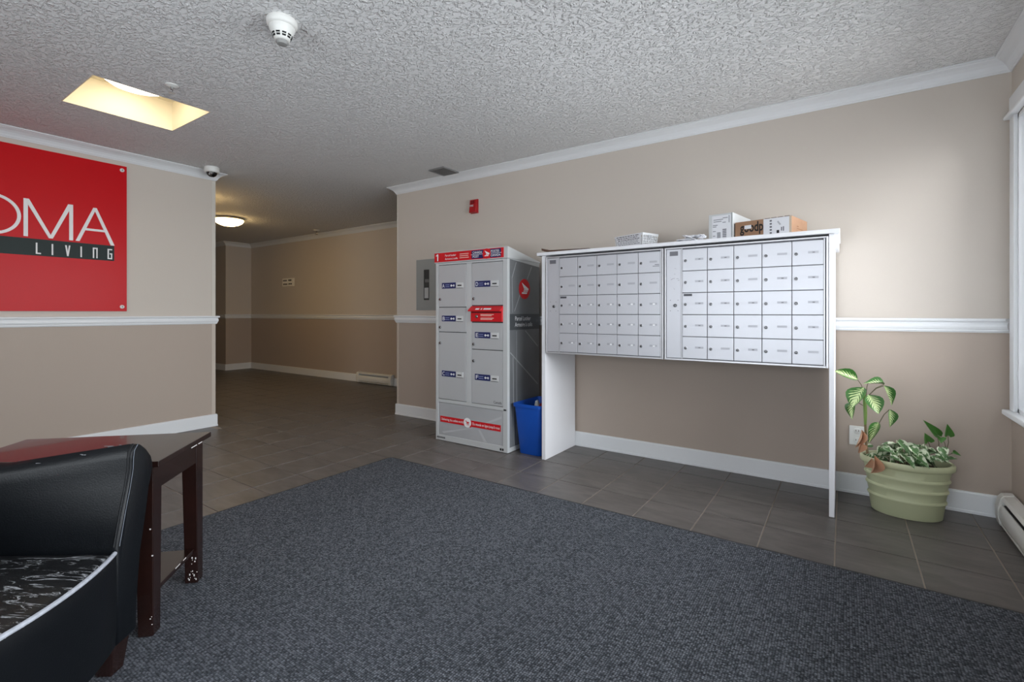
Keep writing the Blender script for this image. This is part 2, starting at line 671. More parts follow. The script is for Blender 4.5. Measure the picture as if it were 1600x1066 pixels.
# casing: side boards, sill with apron, crosshead with a projecting lip
MB().box(RW - .018, RW, WY1, WY1 + .076, WZ0, WZ1 + .005).build('window_casing', white_trim, w1, bevel=.003)
MB().box(RW - .018, RW, WY0 - .076, WY0, WZ0, WZ1 + .005).build('window_casing', white_trim, w1, bevel=.003)
MB().box(RW - .045, RW + .03, WY0 - .095, WY1 + .095, WZ0 - .028, WZ0).build('window_sill', white_trim, w1, bevel=.006)
MB().box(RW - .020, RW, WY0 - .076, WY1 + .076, WZ1 + .022, WZ1 + .115).build('window_head', white_trim, w1, bevel=.003)
MB().box(RW - .040, RW, WY0 - .095, WY1 + .095, WZ1 + .004, WZ1 + .022).build('window_head_lip', white_trim, w1, bevel=.006)

# ---- glazed entrance behind the camera
alu = mat('entrance_aluminium', (150, 152, 156), .4, .6)
e = MB().box(EX0, EX0 + .06, BK - .12, BK - .04, 0, EZ1).box(EX1 - .06, EX1, BK - .12, BK - .04, 0, EZ1).box(EX0, EX1, BK - .12, BK - .04, EZ1 - .06, EZ1)
d1 = struct(e.build('door_1', alu))
nw = 4
for k in range(nw):
    a0 = EX0 + .06 + k * (EX1 - EX0 - .12) / nw
    a1 = EX0 + .06 + (k + 1) * (EX1 - EX0 - .12) / nw
    s = MB().box(a0, a0 + .05, BK - .10, BK - .06, .01, EZ1 - .06).box(a1 - .05, a1, BK - .10, BK - .06, .01, EZ1 - .06)
    s.box(a0 + .05, a1 - .05, BK - .10, BK - .06, .01, .20).box(a0 + .05, a1 - .05, BK - .10, BK - .06, EZ1 - .12, EZ1 - .06)
    s.build('door_leaf', alu, d1, bevel=.003)
    MB().box(a0 + .05, a1 - .05, BK - .083, BK - .077, .20, EZ1 - .12).build('door_pane', GLASS, d1)
    if k in (1, 2):
        hx = a1 - .025 if k == 1 else a0 + .025
        MB().tube([(hx, BK - .06, .95), (hx, BK - .02, .95), (hx, BK - .02, 1.25), (hx, BK - .06, 1.25)], .01).build('door_handle', alu, d1, smooth=True)

e = MB().box(RW + .04, RW + .12, GY0, GY0 + .06, 0, GZ1).box(RW + .04, RW + .12, GY1 - .06, GY1, 0, GZ1).box(RW + .04, RW + .12, GY0, GY1, GZ1 - .06, GZ1)
d2 = struct(e.build('door_2_added', alu))  # unseen side door, added as the opening for the extra light
for k in range(2):
    a0 = GY0 + .06 + k * (GY1 - GY0 - .12) / 2
    a1 = GY0 + .06 + (k + 1) * (GY1 - GY0 - .12) / 2
    s = MB().box(RW + .06, RW + .10, a0, a0 + .05, .01, GZ1 - .06).box(RW + .06, RW + .10, a1 - .05, a1, .01, GZ1 - .06)
    s.box(RW + .06, RW + .10, a0 + .05, a1 - .05, .01, .12).box(RW + .06, RW + .10, a0 + .05, a1 - .05, GZ1 - .12, GZ1 - .06)
    s.build('door_leaf', alu, d2, bevel=.003)
    MB().box(RW + .077, RW + .083, a0 + .05, a1 - .05, .12, GZ1 - .12).build('door_pane', GLASS, d2)

# ------------------------------------------------------------------ carpet
rx0, rx1, ry0, ry1 = RUGR
rt = thing('carpet_mat', 'large charcoal grey loop carpet lying on the dark floor tiles', 'rug', ((rx0 + rx1) / 2, (ry0 + ry1) / 2, 0))


def rrect(x0, x1, y0, y1, r, n=5):
    o = []
    for (cx_, cy_, a0) in ((x1 - r, y1 - r, 0), (x0 + r, y1 - r, 90), (x0 + r, y0 + r, 180), (x1 - r, y0 + r, 270)):
        for k in range(n + 1):
            a = R(a0 + 90 * k / n)
            o.append((cx_ + r * math.cos(a), cy_ + r * math.sin(a)))
    return o


o_ = rt.location
flat = lambda x, y, d: (x, y, .001 + d)
MB(o_).prism(rrect(rx0 + .022, rx1 - .022, ry0 + .022, ry1 - .022, .03), flat, .010).build('pile', RUG, rt, bevel=.003)
ed = MB(o_)
A = rrect(rx0, rx1, ry0, ry1, .05)
B_ = rrect(rx0 + .024, rx1 - .024, ry0 + .024, ry1 - .024, .03)
n = len(A)
ed.add([(x, y, .001) for x, y in A] + [(x, y, .004) for x, y in A] + [(x, y, .008) for x, y in B_] + [(x, y, .001) for x, y in B_],
       [f for i in range(n) for f in ((i, (i + 1) % n, n + (i + 1) % n, n + i), (n + i, n + (i + 1) % n, 2 * n + (i + 1) % n, 2 * n + i),
                                      (2 * n + i, 2 * n + (i + 1) % n, 3 * n + (i + 1) % n, 3 * n + i))])
ed.build('rubber_edge', mat('charcoal_rubber', (36, 37, 39), .6, bump=(200, .2, .001)), rt)

# ------------------------------------------------------------------ ceiling fixtures
cream = mat('light_well_paint', (240, 230, 205), .6)
lx, ly = (HX0 + HX1) / 2, (HY0 + HY1) / 2
t = thing('recessed_ceiling_light', 'square recessed light well with glowing round lamp in the lobby ceiling', 'ceiling light', (lx, ly, CZ))
b = MB(t.location)
HT = CZ + .21
b.box(HX0, HX0 + .006, HY0, HY1, CZ, HT).box(HX1 - .006, HX1, HY0, HY1, CZ, HT)
b.box(HX0 + .006, HX1 - .006, HY0, HY0 + .006, CZ, HT).box(HX0 + .006, HX1 - .006, HY1 - .006, HY1, CZ, HT)
b.box(HX0, HX1, HY0, HY1, HT, HT + .006)
b.build('well', cream, t)
glow = mat('lamp_glass_warm', (255, 240, 210), .4, emit=((255, 239, 208), 4.6))
MB().lathe([(.205, .205), (.207, .185), (.195, .165), (.16, .14), (.11, .122), (.05, .112), (.001, .110)], 32).build('lamp_dome', glow, t, smooth=True)
MB().lathe([(.215, .21), (.215, .19), (.206, .186), (.206, .21)], 32).build('lamp_rim', white_trim, t, smooth=True)

chrome = mat('chrome', (205, 205, 205), .2, 1.0)
glow2 = mat('hall_lamp_glass', (255, 238, 200), .4, emit=((255, 214, 145), 16.0))
for lab, lo_ in (('glowing frosted dome lamp on the hallway ceiling', (-7.36, 3.46, CZ)),
                 ('dome lamp on the corridor ceiling hidden behind the end of the sign wall', (-6.30, 2.56, CZ))):
    t = thing('hall_ceiling_light', lab, 'ceiling light', lo_, group='hallway ceiling lights')
    MB().lathe([(.19, 0), (.20, -.012), (.20, -.03), (.19, -.03)], 32).build('lamp_base', mat('brushed_nickel', (180, 170, 150), .35, .8), t, smooth=True)
    MB().lathe([(.188, -.025), (.19, -.04), (.17, -.07), (.13, -.095), (.08, -.112), (.02, -.12), (.001, -.12)], 32).build('lamp_dome', glow2, t, smooth=True)
    MB().lathe([(.012, -.118), (.014, -.126), (.006, -.138), (.001, -.14)], 12).build('finial', chrome, t, smooth=True)

plastic = mat('white_plastic', (224, 224, 220), .4)
t = thing('smoke_detector', 'white conical smoke detector on the lobby ceiling', 'smoke detector', (-2.178, 1.262, CZ))
MB().lathe([(.064, 0), (.068, -.006), (.067, -.026), (.060, -.034), (.05, -.036)], 32).build('mounting_base', plastic, t, smooth=True)
MB().lathe([(.056, -.034), (.057, -.042), (.052, -.055), (.044, -.070), (.040, -.080), (.034, -.094), (.029, -.098), (.001, -.099)], 32).build('sensor_housing', plastic, t, smooth=True)
MB().lathe([(.026, -.098), (.028, -.106), (.022, -.114), (.001, -.116)], 24).build('sensor_cap', mat('smoky_cap', (150, 150, 148), .4), t, smooth=True)
dark = mat('dark_recess', (18, 18, 20), .8)
for k in range(10):
    a = 2 * math.pi * (k + .5) / 10
    for (r0, z0, r1, z1) in ((.0445, -.0715, .0425, -.0775), (.0405, -.081, .0380, -.088)):
        q = MB()
        vv = []
        for rr, zz in ((r0, z0), (r1, z1)):
            for s in (-.2, .2):
                vv.append(((rr + .0012) * math.cos(a + s), (rr + .0012) * math.sin(a + s), zz))
        for rr, zz in ((r0, z0), (r1, z1)):
            for s in (-.2, .2):
                vv.append(((rr - .003) * math.cos(a + s), (rr - .003) * math.sin(a + s), zz))
        q.add(vv, [(0, 1, 3, 2), (4, 6, 7, 5), (0, 4, 5, 1), (2, 3, 7, 6), (0, 2, 6, 4), (1, 5, 7, 3)])
        q.build('vent_slot', dark, t)


def sprinkler(label, loc, s=1.0):
    t = thing('sprinkler_head', label, 'sprinkler', loc)
    MB().lathe([(.036 * s, 0), (.036 * s, -.004 * s), (.022 * s, -.010 * s), (.012 * s, -.011 * s)], 20).build('escutcheon', plastic, t, smooth=True)
    MB().lathe([(.008 * s, -.006 * s), (.008 * s, -.028 * s), (.004 * s, -.03 * s)], 12).build('stem', chrome, t, smooth=True)
    f = MB()
    for sgn in (-1, 1):
        f.tube([(sgn * .009 * s, 0, -.018 * s), (sgn * .012 * s, 0, -.032 * s), (sgn * .003 * s, 0, -.046 * s)], .0025 * s, 6)
    f.build('frame_arm', chrome, t, smooth=True)
    MB().lathe([(.017 * s, -.046 * s), (.018 * s, -.048 * s), (.003 * s, -.0495 * s)], 16).build('deflector', chrome, t, smooth=True)


sprinkler('small sprinkler head on the lobby ceiling beside the light well', (-3.35, 1.245, CZ), 1.0)
sprinkler('sprinkler head by the back wall of the hallway', (-7.25, 4.80, CZ), 1.5)

t = thing('dome_camera', 'white dome security camera on the ceiling at the end of the sign wall', 'camera', (-4.935, 2.165, CZ))
MB().lathe([(.062, 0), (.064, -.006), (.064, -.040), (.056, -.050), (.046, -.052)], 28).build('housing', plastic, t, smooth=True)
MB().lathe([(.047, -.048), (.045, -.060), (.037, -.076), (.022, -.088), (.001, -.092)], 28).build('dome', mat('smoked_dome', (20, 20, 22), .12), t, smooth=True)
MB().lathe([(.016, 0), (.016, .018), (.012, .022), (.001, .022)], 16, (.030, -.014, -.066), axis='y').build('lens', chrome, t, smooth=True)

t = thing('ceiling_vent', 'small grey square vent grille in the ceiling above the parcel locker', 'vent', (-3.2, 3.49, CZ))
vg = mat('grey_grille', (128, 128, 128), .5)
b = MB()
for (x0, x1, y0, y1) in ((-.10, .10, -.11, -.095), (-.10, .10, .095, .11), (-.10, -.085, -.095, .095), (.085, .10, -.095, .095)):
    b.box(x0, x1, y0, y1, -.012, 0)
b.build('frame', vg, t, bevel=.002)
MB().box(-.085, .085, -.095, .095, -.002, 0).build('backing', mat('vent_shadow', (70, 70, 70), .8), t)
sl = MB().hexa([(-.085, -.006, -.010), (.085, -.006, -.010), (.085, .001, -.010), (-.085, .001, -.010)],
               [(-.085, -.001, -.003), (.085, -.001, -.003), (.085, .006, -.003), (-.085, .006, -.003)]).mesh('slat', vg)
for k in range(13):
    link('slat', sl, t, (0, -.088 + k * .0145, 0))

# ------------------------------------------------------------------ red sign on the left wall
SX = LW + .004
red = mat('red_acrylic', (196, 20, 28), .30, spec=.13)
t = thing('wall_sign', 'glossy red wall sign with white lettering above a dark band', 'sign', (LW, .56, 1.13))
so = t.location
S0, S1, SZ0, SZ1 = -.42, 1.561, 1.132, 2.380
MB(so).box(SX, LW + .018, S0, S1, SZ0, SZ1).build('board', red, t, bevel=.0015)
FX = LW + .018
sgw = mat('sign_white_letters', (228, 226, 226), .4)
bar = mat('sign_dark_band', (40, 50, 49), .5, spec=.2)
MB(so).box(FX, FX + .003, S0 + .3, 1.473, 1.558, 1.686).build('band', bar, t)
pl = lambda x, y, d: (FX + d, x, y)


def strokes(name, polys, m, h=.004, parent=t, place=pl, off=so):
    b = MB(off)
    for k, p in enumerate(polys):
        b.prism(p, place, h + k * .0004)
    return b.build(name, m, parent)


ring = MB(so)
oc, oz, ro, ri, wx = .752, 1.845, .151, .131, 1.04
N = 48
vs_ = []
for rr, dd in ((ro, .004), (ri, .004), (ro, 0), (ri, 0)):
    for k in range(N):
        a = 2 * math.pi * k / N
        vs_.append((FX + dd, oc + rr * wx * math.cos(a), oz + rr * math.sin(a)))
fs_ = []
for k in range(N):
    k2 = (k + 1) % N
    fs_ += [(k, k2, N + k2, N + k), (2 * N + k, k, N - N + k2, 2 * N + k2)[0:4], (2 * N + k, 2 * N + k2, k2, k), (N + k, N + k2, 3 * N + k2, 3 * N + k)]
fs_ = [f for i, f in enumerate(fs_) if i % 4 != 1]
ring.add(vs_, fs_).build('letter_o', sgw, t)
zt, zb = 1.986, 1.700
strokes('letter_m', [[(.922, zb), (.946, zb), (.946, zt), (.922, zt)], [(1.183, zb), (1.207, zb), (1.207, zt), (1.183, zt)],
                     [(.925, zt), (.952, zt), (1.086, zb), (1.063, zb)], [(1.204, zt), (1.177, zt), (1.063, zb), (1.086, zb)]], sgw)
strokes('letter_a', [[(1.222, zb), (1.247, zb), (1.356, zt), (1.334, zt)], [(1.449, zb - .012), (1.475, zb - .012), (1.356, zt), (1.334, zt)],
                     [(1.281, 1.793), (1.411, 1.793), (1.404, 1.811), (1.290, 1.811)]], sgw)
z0, z1 = 1.571, 1.657


def rect(a0, a1, c0, c1):
    return [(a0, c0), (a1, c0), (a1, c1), (a0, c1)]


LV = {'l': [rect(.989, .998, z0, z1), rect(.998, 1.018, z0, z0 + .010)], 'i': [rect(1.079, 1.088, z0, z1)],
      'v': [[(1.158, z1), (1.168, z1), (1.179, z0), (1.170, z0)], [(1.190, z1), (1.181, z1), (1.170, z0), (1.179, z0)]],
      'i_': [rect(1.252, 1.261, z0, z1)],
      'n': [rect(1.330, 1.339, z0, z1), rect(1.339, 1.353, z1 - .010, z1), rect(1.353, 1.361, z0, z1)],
      'g': [rect(1.427, 1.436, z0, z1), rect(1.436, 1.458, z1 - .010, z1), rect(1.436, 1.458, z0, z0 + .010), rect(1.450, 1.458, z0 + .01, z0 + .045), rect(1.442, 1.458, z0 + .040, z0 + .050)]}
pl2 = lambda x, y, d: (FX + .003 + d, x, y)
for k_, polys in LV.items():
    strokes('letter_' + k_.strip('_'), polys, sgw, .0025, t, pl2)
for zz in (2.342, 1.170):
    MB(so).lathe([(.016, 0), (.016, .006), (.012, .010), (.001, .011)], 16, (FX, 1.527, zz), axis='x').build('standoff_cap', chrome if 0 else plastic, t, smooth=True)
    MB(so).lathe([(.006, 0), (.006, .0125)], 10, (FX, 1.527, zz), axis='x').build('screw', vg, t)

# ------------------------------------------------------------------ hallway things
t = thing('room_number_sign', 'small white direction sign on the hallway back wall', 'sign', (-8.53, HB, 1.61))
MB().box(-.19, .19, -.012, 0, 0, .15).build('plate', mat('ivory_plate', (246, 242, 232), .5), t, bevel=.003)
for (x, z, w, h) in ((-.10, .107, .13, .030), (.065, .110, .11, .034), (-.085, .040, .14, .030), (.075, .042, .12, .028)):
    # two blurred rows of room numbers
    for k in range(4):
        MB().box(x - w / 2 + k * w / 4, x - w / 2 + (k + .72) * w / 4, -.0135, -.012, z - h / 2 + random.uniform(0, .006), z + h / 2).build('mark', black, t)

heat = mat('heater_enamel', (214, 212, 206), .4)


def heater(name, label, loc, rz, L, grp=None):
    """electric baseboard heater: local x along the wall, -y into the room"""
    t = thing(name, label, 'heater', loc, rz)
    MB().box(-L / 2, L / 2, -.012, 0, .012, .172).build('back_plate', heat, t)
    prof = [(-.058, .035), (-.064, .050), (-.066, .085), (-.062, .108), (-.054, .122), (-.050, .122), (-.058, .106), (-.062, .085), (-.060, .050), (-.054, .035)]
    MB().prism(prof, lambda y, z, d: (-L / 2 + .06 + d, y, z), L - .12).build('front_cover', heat, t, smooth=True)
    prof = [(-.010, .172), (-.046, .164), (-.056, .150), (-.054, .146), (-.044, .158), (-.010, .166)]
    MB().prism(prof, lambda y, z, d: (-L / 2 + .01 + d, y, z), L - .02).build('top_cover', heat, t, smooth=True)
    MB().box(-L / 2 + .06, L / 2 - .06, -.045, -.012, .05, .12).build('heating_element', mat('heater_dark', (36, 34, 32), .6), t)
    MB().box(-L / 2 + .05, L / 2 - .05, -.058, -.012, .016, .026).build('bottom_lip', heat, t, bevel=.002)
    cap = [(-.002, .012), (-.060, .012), (-.068, .05), (-.070, .10), (-.058, .152), (-.046, .168), (-.002, .176)]
    for s in (-1, 1):
        x0 = -L / 2 if s < 0 else L / 2 - .06
        MB().prism(cap, lambda y, z, d: (x0 + d, y, z), .06).build('end_cap', heat, t, bevel=.003)
    return t


heater('baseboard_heater', 'white baseboard heater at the foot of the hallway back wall', (-6.06, HB - .018, 0), 0, .82)
heater('baseboard_heater', 'white baseboard heater under the window on the right wall', (RW - .018, 2.62, 0), R(-90), 1.90)

# ------------------------------------------------------------------ things on the mailbox wall
t = thing('fire_alarm', 'small red fire alarm signal high on the wall above the parcel locker', 'fire alarm', (-2.966, D, 2.085))
ar = mat('alarm_red', (168, 16, 24), .35)
MB().box(-.045, .045, -.012, 0, 0, .136).build('base_plate', ar, t, bevel=.003)
MB().hexa([(-.042, -.045, .004), (.042, -.045, .004), (.042, -.012, .004), (-.042, -.012, .004)],
          [(-.042, -.030, .132), (.042, -.030, .132), (.042, -.012, .132), (-.042, -.012, .132)]).build('cover', ar, t, bevel=.006)
text('FIRE', .026, white_print, t, (-.036, -.0410, .062), (R(83), 0, 0), bold=.0002)
MB().hexa([(-.018, -.046, .090), (.018, -.046, .090), (.018, -.034, .090), (-.018, -.034, .090)],
          [(-.016, -.042, .120), (.016, -.042, .120), (.016, -.032, .120), (-.016, -.032, .120)]).build('strobe_lens', mat('strobe_lens', (120, 20, 24), .1), t, bevel=.003)

gm = mat('grey_cabinet_enamel', (146, 149, 147), .45)
t = thing('wall_cabinet', 'grey recessed metal wall cabinet with slot window left of the parcel locker', 'cabinet', (-3.60, D, 1.146))
H = .534
MB().box(-.162, .162, -.008, 0, 0, H).build('frame', gm, t, bevel=.002)
b = MB()
b.box(-.140, -.046, -.014, -.008, .02, H - .02).box(.034, .140, -.014, -.008, .02, H - .02)
b.box(-.046, .034, -.014, -.008, .02, .107).box(-.046, .034, -.014, -.008, .425, H - .02)
dr = b.build('door', gm, t)
MB().box(-.046, .034, -.011, -.0085, .107, .425).build('slot_window', mat('slot_glass', (30, 32, 34), .08), dr)
MB().box(-.036, .020, -.0125, -.011, .125, .235).build('inside_label', mat('label_grey', (172, 174, 176), .4), dr)
MB().box(-.030, .028, -.0125, -.011, .290, .325).build('inside_label', mat('label_grey2', (92, 96, 96), .4), dr)

t = thing('wall_outlet', 'white electrical outlet plate on the wall behind the potted plant', 'outlet', (.066, D, .30))
MB().box(-.041, .041, -.006, 0, 0, .118).build('plate', plastic, t, bevel=.003)
for zz in (.030, .088):
    s = MB().lathe([(.019, 0), (.019, .003), (.017, .004)], 16, (0, -.006, zz), axis='y').build('socket', plastic, t, smooth=True)
    for xx in (-.007, .007):
        MB().box(xx - .0014, xx + .0014, -.0106, -.0098, zz - .002, zz + .007).build('slot', black, s)

# ------------------------------------------------------------------ parcel locker
KX0, KX1, KY, KB = -2.974, -2.201, 3.141, 3.630
t = thing('parcel_locker', 'tall grey parcel locker with lettered doors and a red top banner', 'locker', (-2.5875, 3.385, 0))
ko = t.location
steel = mat('locker_light_steel', (186, 188, 190), .42, .15)
steel_frame = mat('locker_frame_enamel', (196, 199, 200), .40, .1)
seam = mat('locker_shadow_gap', (70, 72, 74), .7)
lred = mat('locker_red', (205, 18, 30), .4)
lblue = mat('locker_blue', (22, 34, 92), .4)
MB(ko).box(KX0 + .01, KX1 - .004, KY + .010, KB, .006, 1.553).build('cabinet', seam, t)
fr = MB(ko)
y0, y1 = KY, KY + .012
fr.box(KX0, -2.944, y0, y1, .004, 1.552).box(-2.246, KX1, y0, y1, .004, 1.552)
fr.box(-2.944, -2.246, y0, y1, 1.536, 1.552)
fr.box(-2.625, -2.571, y0 + .002, y1, .355, 1.536)
fr.box(-2.944, -2.246, y0, y1, .336, .364).box(-2.944, -2.246, y0, y1, .004, .052)
fr.build('front_frame', steel_frame, t, bevel=.002)
# sloping hood
hs = [(KY - .008, 1.553), (KY - .008, 1.648), (KB, 1.556), (KB, 1.510)]
hs = [(KY - .008, 1.553), (KY - .008, 1.648), (KB, 1.560), (KB, 1.5535)]
MB(ko).prism([(KY - .008, 1.5535), (KY - .008, 1.648), (KB, 1.562), (KB, 1.5535)], lambda y, z, d: (KX0 - .008 + d, y, z), KX1 - KX0 + .016).build('hood', steel_frame, t, bevel=.002)
# side panels: corner strip, printed sheet, foot
for sx_ in (0, 1):
    xs = (KX1 - .004, KX1) if sx_ else (KX0, KX0 + .004)
    MB(ko).box(xs[0], xs[1], KY + .012, KY + .030, .004, 1.552).build('corner_strip', steel_frame, t)
    MB(ko).box(xs[0], xs[1], KY + .030, KB, .004, .040).build('foot_rail', steel_frame, t)
    zt_ = lambda y: 1.552 - (y - KY) * .072
    xo = KX1 - .004 if sx_ else KX0 + .001
    MB(ko).prism([(KY + .030, .040), (KB - .002, .040), (KB - .002, zt_(KB)), (KY + .030, zt_(KY + .03))], lambda y, z, d: (xo + d, y, z), .003).build(
        'side_sheet', mat('printed_side_sheet', (108, 111, 114), .4, .1, var=(3.0, (126, 129, 132), .25)), t)
    MB(ko).prism([(KY + .030, zt_(KY + .03)), (KB - .002, zt_(KB)), (KB - .002, 1.5535), (KY + .030, 1.5535)], lambda y, z, d: (xo + d, y, z), .0035).build('side_band', steel_frame, t)
sx = KX1 - .0008
pale = mat('printed_pale_line', (160, 163, 166), .4)


def side_line(a, c, w):
    (ya, za), (yc, zc_) = a, c
    L = math.hypot(yc - ya, zc_ - za)
    nx, nz = -(zc_ - za) / L * w / 2, (yc - ya) / L * w / 2
    MB(ko).prism([(ya + nx, za + nz), (yc + nx, zc_ + nz), (yc - nx, zc_ - nz), (ya - nx, za - nz)], lambda y, z, d: (sx + d, y, z), .0006).build('printed_line', pale, t)


for a, c, w in (((3.205, 1.40), (3.265, 1.53), .010), ((3.24, 1.13), (3.34, 1.30), .008), ((3.43, 1.40), (3.50, 1.51), .010), ((3.18, .80), (3.60, .50), .010),
                ((3.27, .97), (3.275, .05), .006), ((3.40, .97), (3.60, .83), .010), ((3.22, .76), (3.235, .05), .008), ((3.205, 1.40), (3.215, 1.12), .006)):
    side_line(a, c, w)
MB(ko).box(sx, sx + .001, KY + .030, KB - .004, .980, 1.109).build('caption_band', mat('caption_grey', (72, 76, 80), .4), t)
text('Parcel Locker', .050, white_print, t, (sx + .0018 - ko.x, 3.245 - ko.y, 1.056), EAST, width=.235, bold=.0002)
text('Armoire à colis', .050, white_print, t, (sx + .0018 - ko.x, 3.245 - ko.y, 1.006), EAST, width=.262, bold=.0002)


def emblem(parent, place, r, off, disc=True):
    """round red emblem with a white wing pointing right and its striped tail"""
    h = 0
    if disc:
        pts = [(r * math.cos(2 * math.pi * k / 32), r * math.sin(2 * math.pi * k / 32)) for k in range(32)]
        MB(off).prism(pts, place, .0012).build('emblem_disc', lred, parent)
        h = .0012
    pl_ = lambda x, y, d: place(x, y, d + h)
    w = MB(off)
    for p in ([(-.50, .62), (.78, .02), (.55, -.02), (-.12, .04)], [(-.12, .0), (.74, -.03), (.66, -.12), (-.10, -.12)],
              [(-.20, -.17), (.62, -.17), (.54, -.27), (-.22, -.27)], [(-.50, -.33), (.50, -.33), (.36, -.48), (-.55, -.48), (-.42, -.40)]):
        w.prism([(x * r, y * r) for x, y in p], pl_, .0008)
    w.build('emblem_wing', white_print, parent)


emblem(t, lambda x, y, d: (sx + .0003 + d, 3.388 + x, 1.317 + y), .084, ko)
# banner on the hood
BY = KY - .0095
MB(ko).box(-2.981, -2.232, BY, BY + .002, 1.5615, 1.641).build('banner', lred, t)
bt = lambda x: x - ko.x
FY = BY - .0006 - ko.y
MB(ko).prism([(-2.948, 1.572), (-2.936, 1.572), (-2.936, 1.632), (-2.945, 1.632), (-2.962, 1.622), (-2.962, 1.611), (-2.948, 1.618)], lambda x, z, d: (x, BY - d, z), .0006).build('locker_number', white_print, t)
text('Parcel locker', .024, white_print, t, (bt(-2.856), FY, 1.606), FRONT, width=.125, bold=.0001)
text('Armoire à colis', .024, white_print, t, (bt(-2.856), FY, 1.577), FRONT, width=.143, bold=.0001)
for k in range(3):
    MB(ko).box(-2.690, -2.590 - .006 * (k % 2), BY - .0006, BY, 1.582 + k * .016, 1.588 + k * .016).build('small_print', mat('pale_red_print', (238, 190, 180), .5), t)
for (a0, a1) in ((-2.560, -2.437), (-2.365, -2.258)):
    MB(ko).box(a0, a1, BY - .0006, BY, 1.567, 1.6355).build('name_panel', lblue, t)
    MB(ko).box(a0 - .008, a1 + .006, BY - .0012, BY - .0006, 1.600, 1.603).build('rule', white_print, t)
FY2 = FY - .0008
text('CANADA', .026, white_print, t, (bt(-2.548), FY2, 1.609), FRONT, width=.098, bold=.0003)
text('POST', .026, white_print, t, (bt(-2.548), FY2, 1.576), FRONT, width=.064, bold=.0003)
text('POSTES', .026, white_print, t, (bt(-2.360), FY2, 1.609), FRONT, width=.084, bold=.0003)
text('CANADA', .026, white_print, t, (bt(-2.360), FY2, 1.576), FRONT, width=.096, bold=.0003)
emblem(t, lambda x, y, d: (-2.401 + x, BY - .0004 - d, 1.601 + y), .042, ko)

lockm = mat('lock_chrome', (150, 150, 152), .25, 1.0)
lock_me = MB().lathe([(.0125, 0), (.0125, .004), (.010, .008), (.001, .0085)], 16, axis='y').mesh('lock', lockm, True)
slot_me = MB().box(-.0016, .0016, -.0105, -.008, -.007, .007).mesh('key_slot', black)


def key_icon(parent, x, z, y, s):
    k = MB()
    k.prism([(s * .55 * math.cos(2 * math.pi * i / 12), s * .6 * math.sin(2 * math.pi * i / 12)) for i in range(12)], lambda a, c, d: (x + a, y - d, z + c), .0006)
    k.prism(rect(s * .3, s * 1.9, -s * .18, s * .18), lambda a, c, d: (x + a, y - d, z + c), .0006)
    k.prism([(s * 1.7 + s * .55 * math.cos(2 * math.pi * i / 10), s * .6 * math.sin(2 * math.pi * i / 10)) for i in range(10)], lambda a, c, d: (x + a, y - d, z + c), .0006)
    return k.build('key_symbol', white_print, parent)


DOORS = {'A': (-2.941, -2.628, 1.170, 1.532, 1.329, -2.902, 1.236, -2.922), 'B': (-2.941, -2.628, .954, 1.164, 1.044, -2.902, .992, -2.922),
         'C': (-2.941, -2.628, .368, .948, .565, -2.902, .854, -2.922), 'D': (-2.568, -2.249, 1.182, 1.532, 1.332, -2.532, 1.236, -2.546),
         'E': (-2.568, -2.249, .818, 1.036, .910, -2.532, .857, -2.546), 'F': (-2.568, -2.249, .368, .812, .562, -2.532, .718, -2.546)}
DY = KY + .001
for L_, (x0, x1, z0_, z1_, lz, lx_, kz, kx) in DOORS.items():
    d = MB(ko).box(x0, x1, DY, DY + .010, z0_, z1_).build('door', steel, t, bevel=.0025)
    MB(ko).box(lx_, lx_ + .159, DY - .001, DY, lz, lz + .050).build('label', lblue, d)
    text(L_, .046, white_print, d, (lx_ + .006 - ko.x, DY - .0016 - ko.y, lz + .009), FRONT, name='door_letter', width=.026, bold=.0003)
    for k in range(2):
        MB(ko).box(lx_ + .040, lx_ + .088, DY - .0016, DY - .001, lz + .013 + k * .016, lz + .018 + k * .016).build('small_print', mat('blue_grey_print', (140, 150, 190), .5), d)
    key_icon(d, lx_ + .109 - ko.x, lz + .024, DY - .001 - ko.y, .0165)
    MB(ko).box(lx_ + .166, lx_ + .242, DY - .004, DY, lz + .004, lz + .048).build('card_holder', mat('card_holder_grey', (204, 206, 206), .35), d, bevel=.001)
    MB(ko).box(lx_ + .182, lx_ + .226, DY - .0046, DY - .004, lz + .018, lz + .028).build('card_number', black, d)
    MB(ko).box(lx_ + .168, lx_ + .240, DY - .0042, DY, lz - .001, lz + .002).build('holder_lip', mat('holder_lip_grey', (110, 112, 112), .5), d)
    lk = link('lock', lock_me, d, (kx - ko.x, DY - ko.y, kz))
    link('key_slot', slot_me, lk)
text('Canada', .030, black, t, (bt(-2.340), DY - .0006 - ko.y, .386), FRONT, width=.080)
# red mail slot with a hinged lip
x0, x1 = -2.570, -2.246
ms = MB(ko).box(x0, x1, KY - .010, KY + .010, 1.046, 1.140).build('mail_slot', lred, t, bevel=.003)
MB(ko).hexa([(x0 - .004, KY - .045, 1.130), (x1 + .002, KY - .045, 1.130), (x1 + .002, KY + .008, 1.136), (x0 - .004, KY + .008, 1.136)],
            [(x0 - .004, KY - .045, 1.140), (x1 + .002, KY - .045, 1.140), (x1 + .002, KY + .004, 1.176), (x0 - .004, KY + .004, 1.176)]).build('slot_flap', lred, ms, bevel=.003)
MB(ko).box(x0 + .01, x1 - .01, KY - .0125, KY - .010, 1.118, 1.128).build('slot_opening', mat('slot_dark_red', (90, 8, 14), .6), ms)
for k, w in enumerate((.12, .135, .0, .115, .135)):
    if w:
        MB(ko).box(-2.465, -2.465 + w, KY - .0108, KY - .010, 1.062 + k * .010, 1.068 + k * .010).build('small_print', mat('pale_red_print', (238, 190, 180), .5), ms)
MB(ko).lathe([(.014, 0), (.014, .004), (.009, .007), (.001, .007)], 14, (-2.505, KY - .010, 1.088), axis='y').build('lock', lockm, ms, smooth=True)
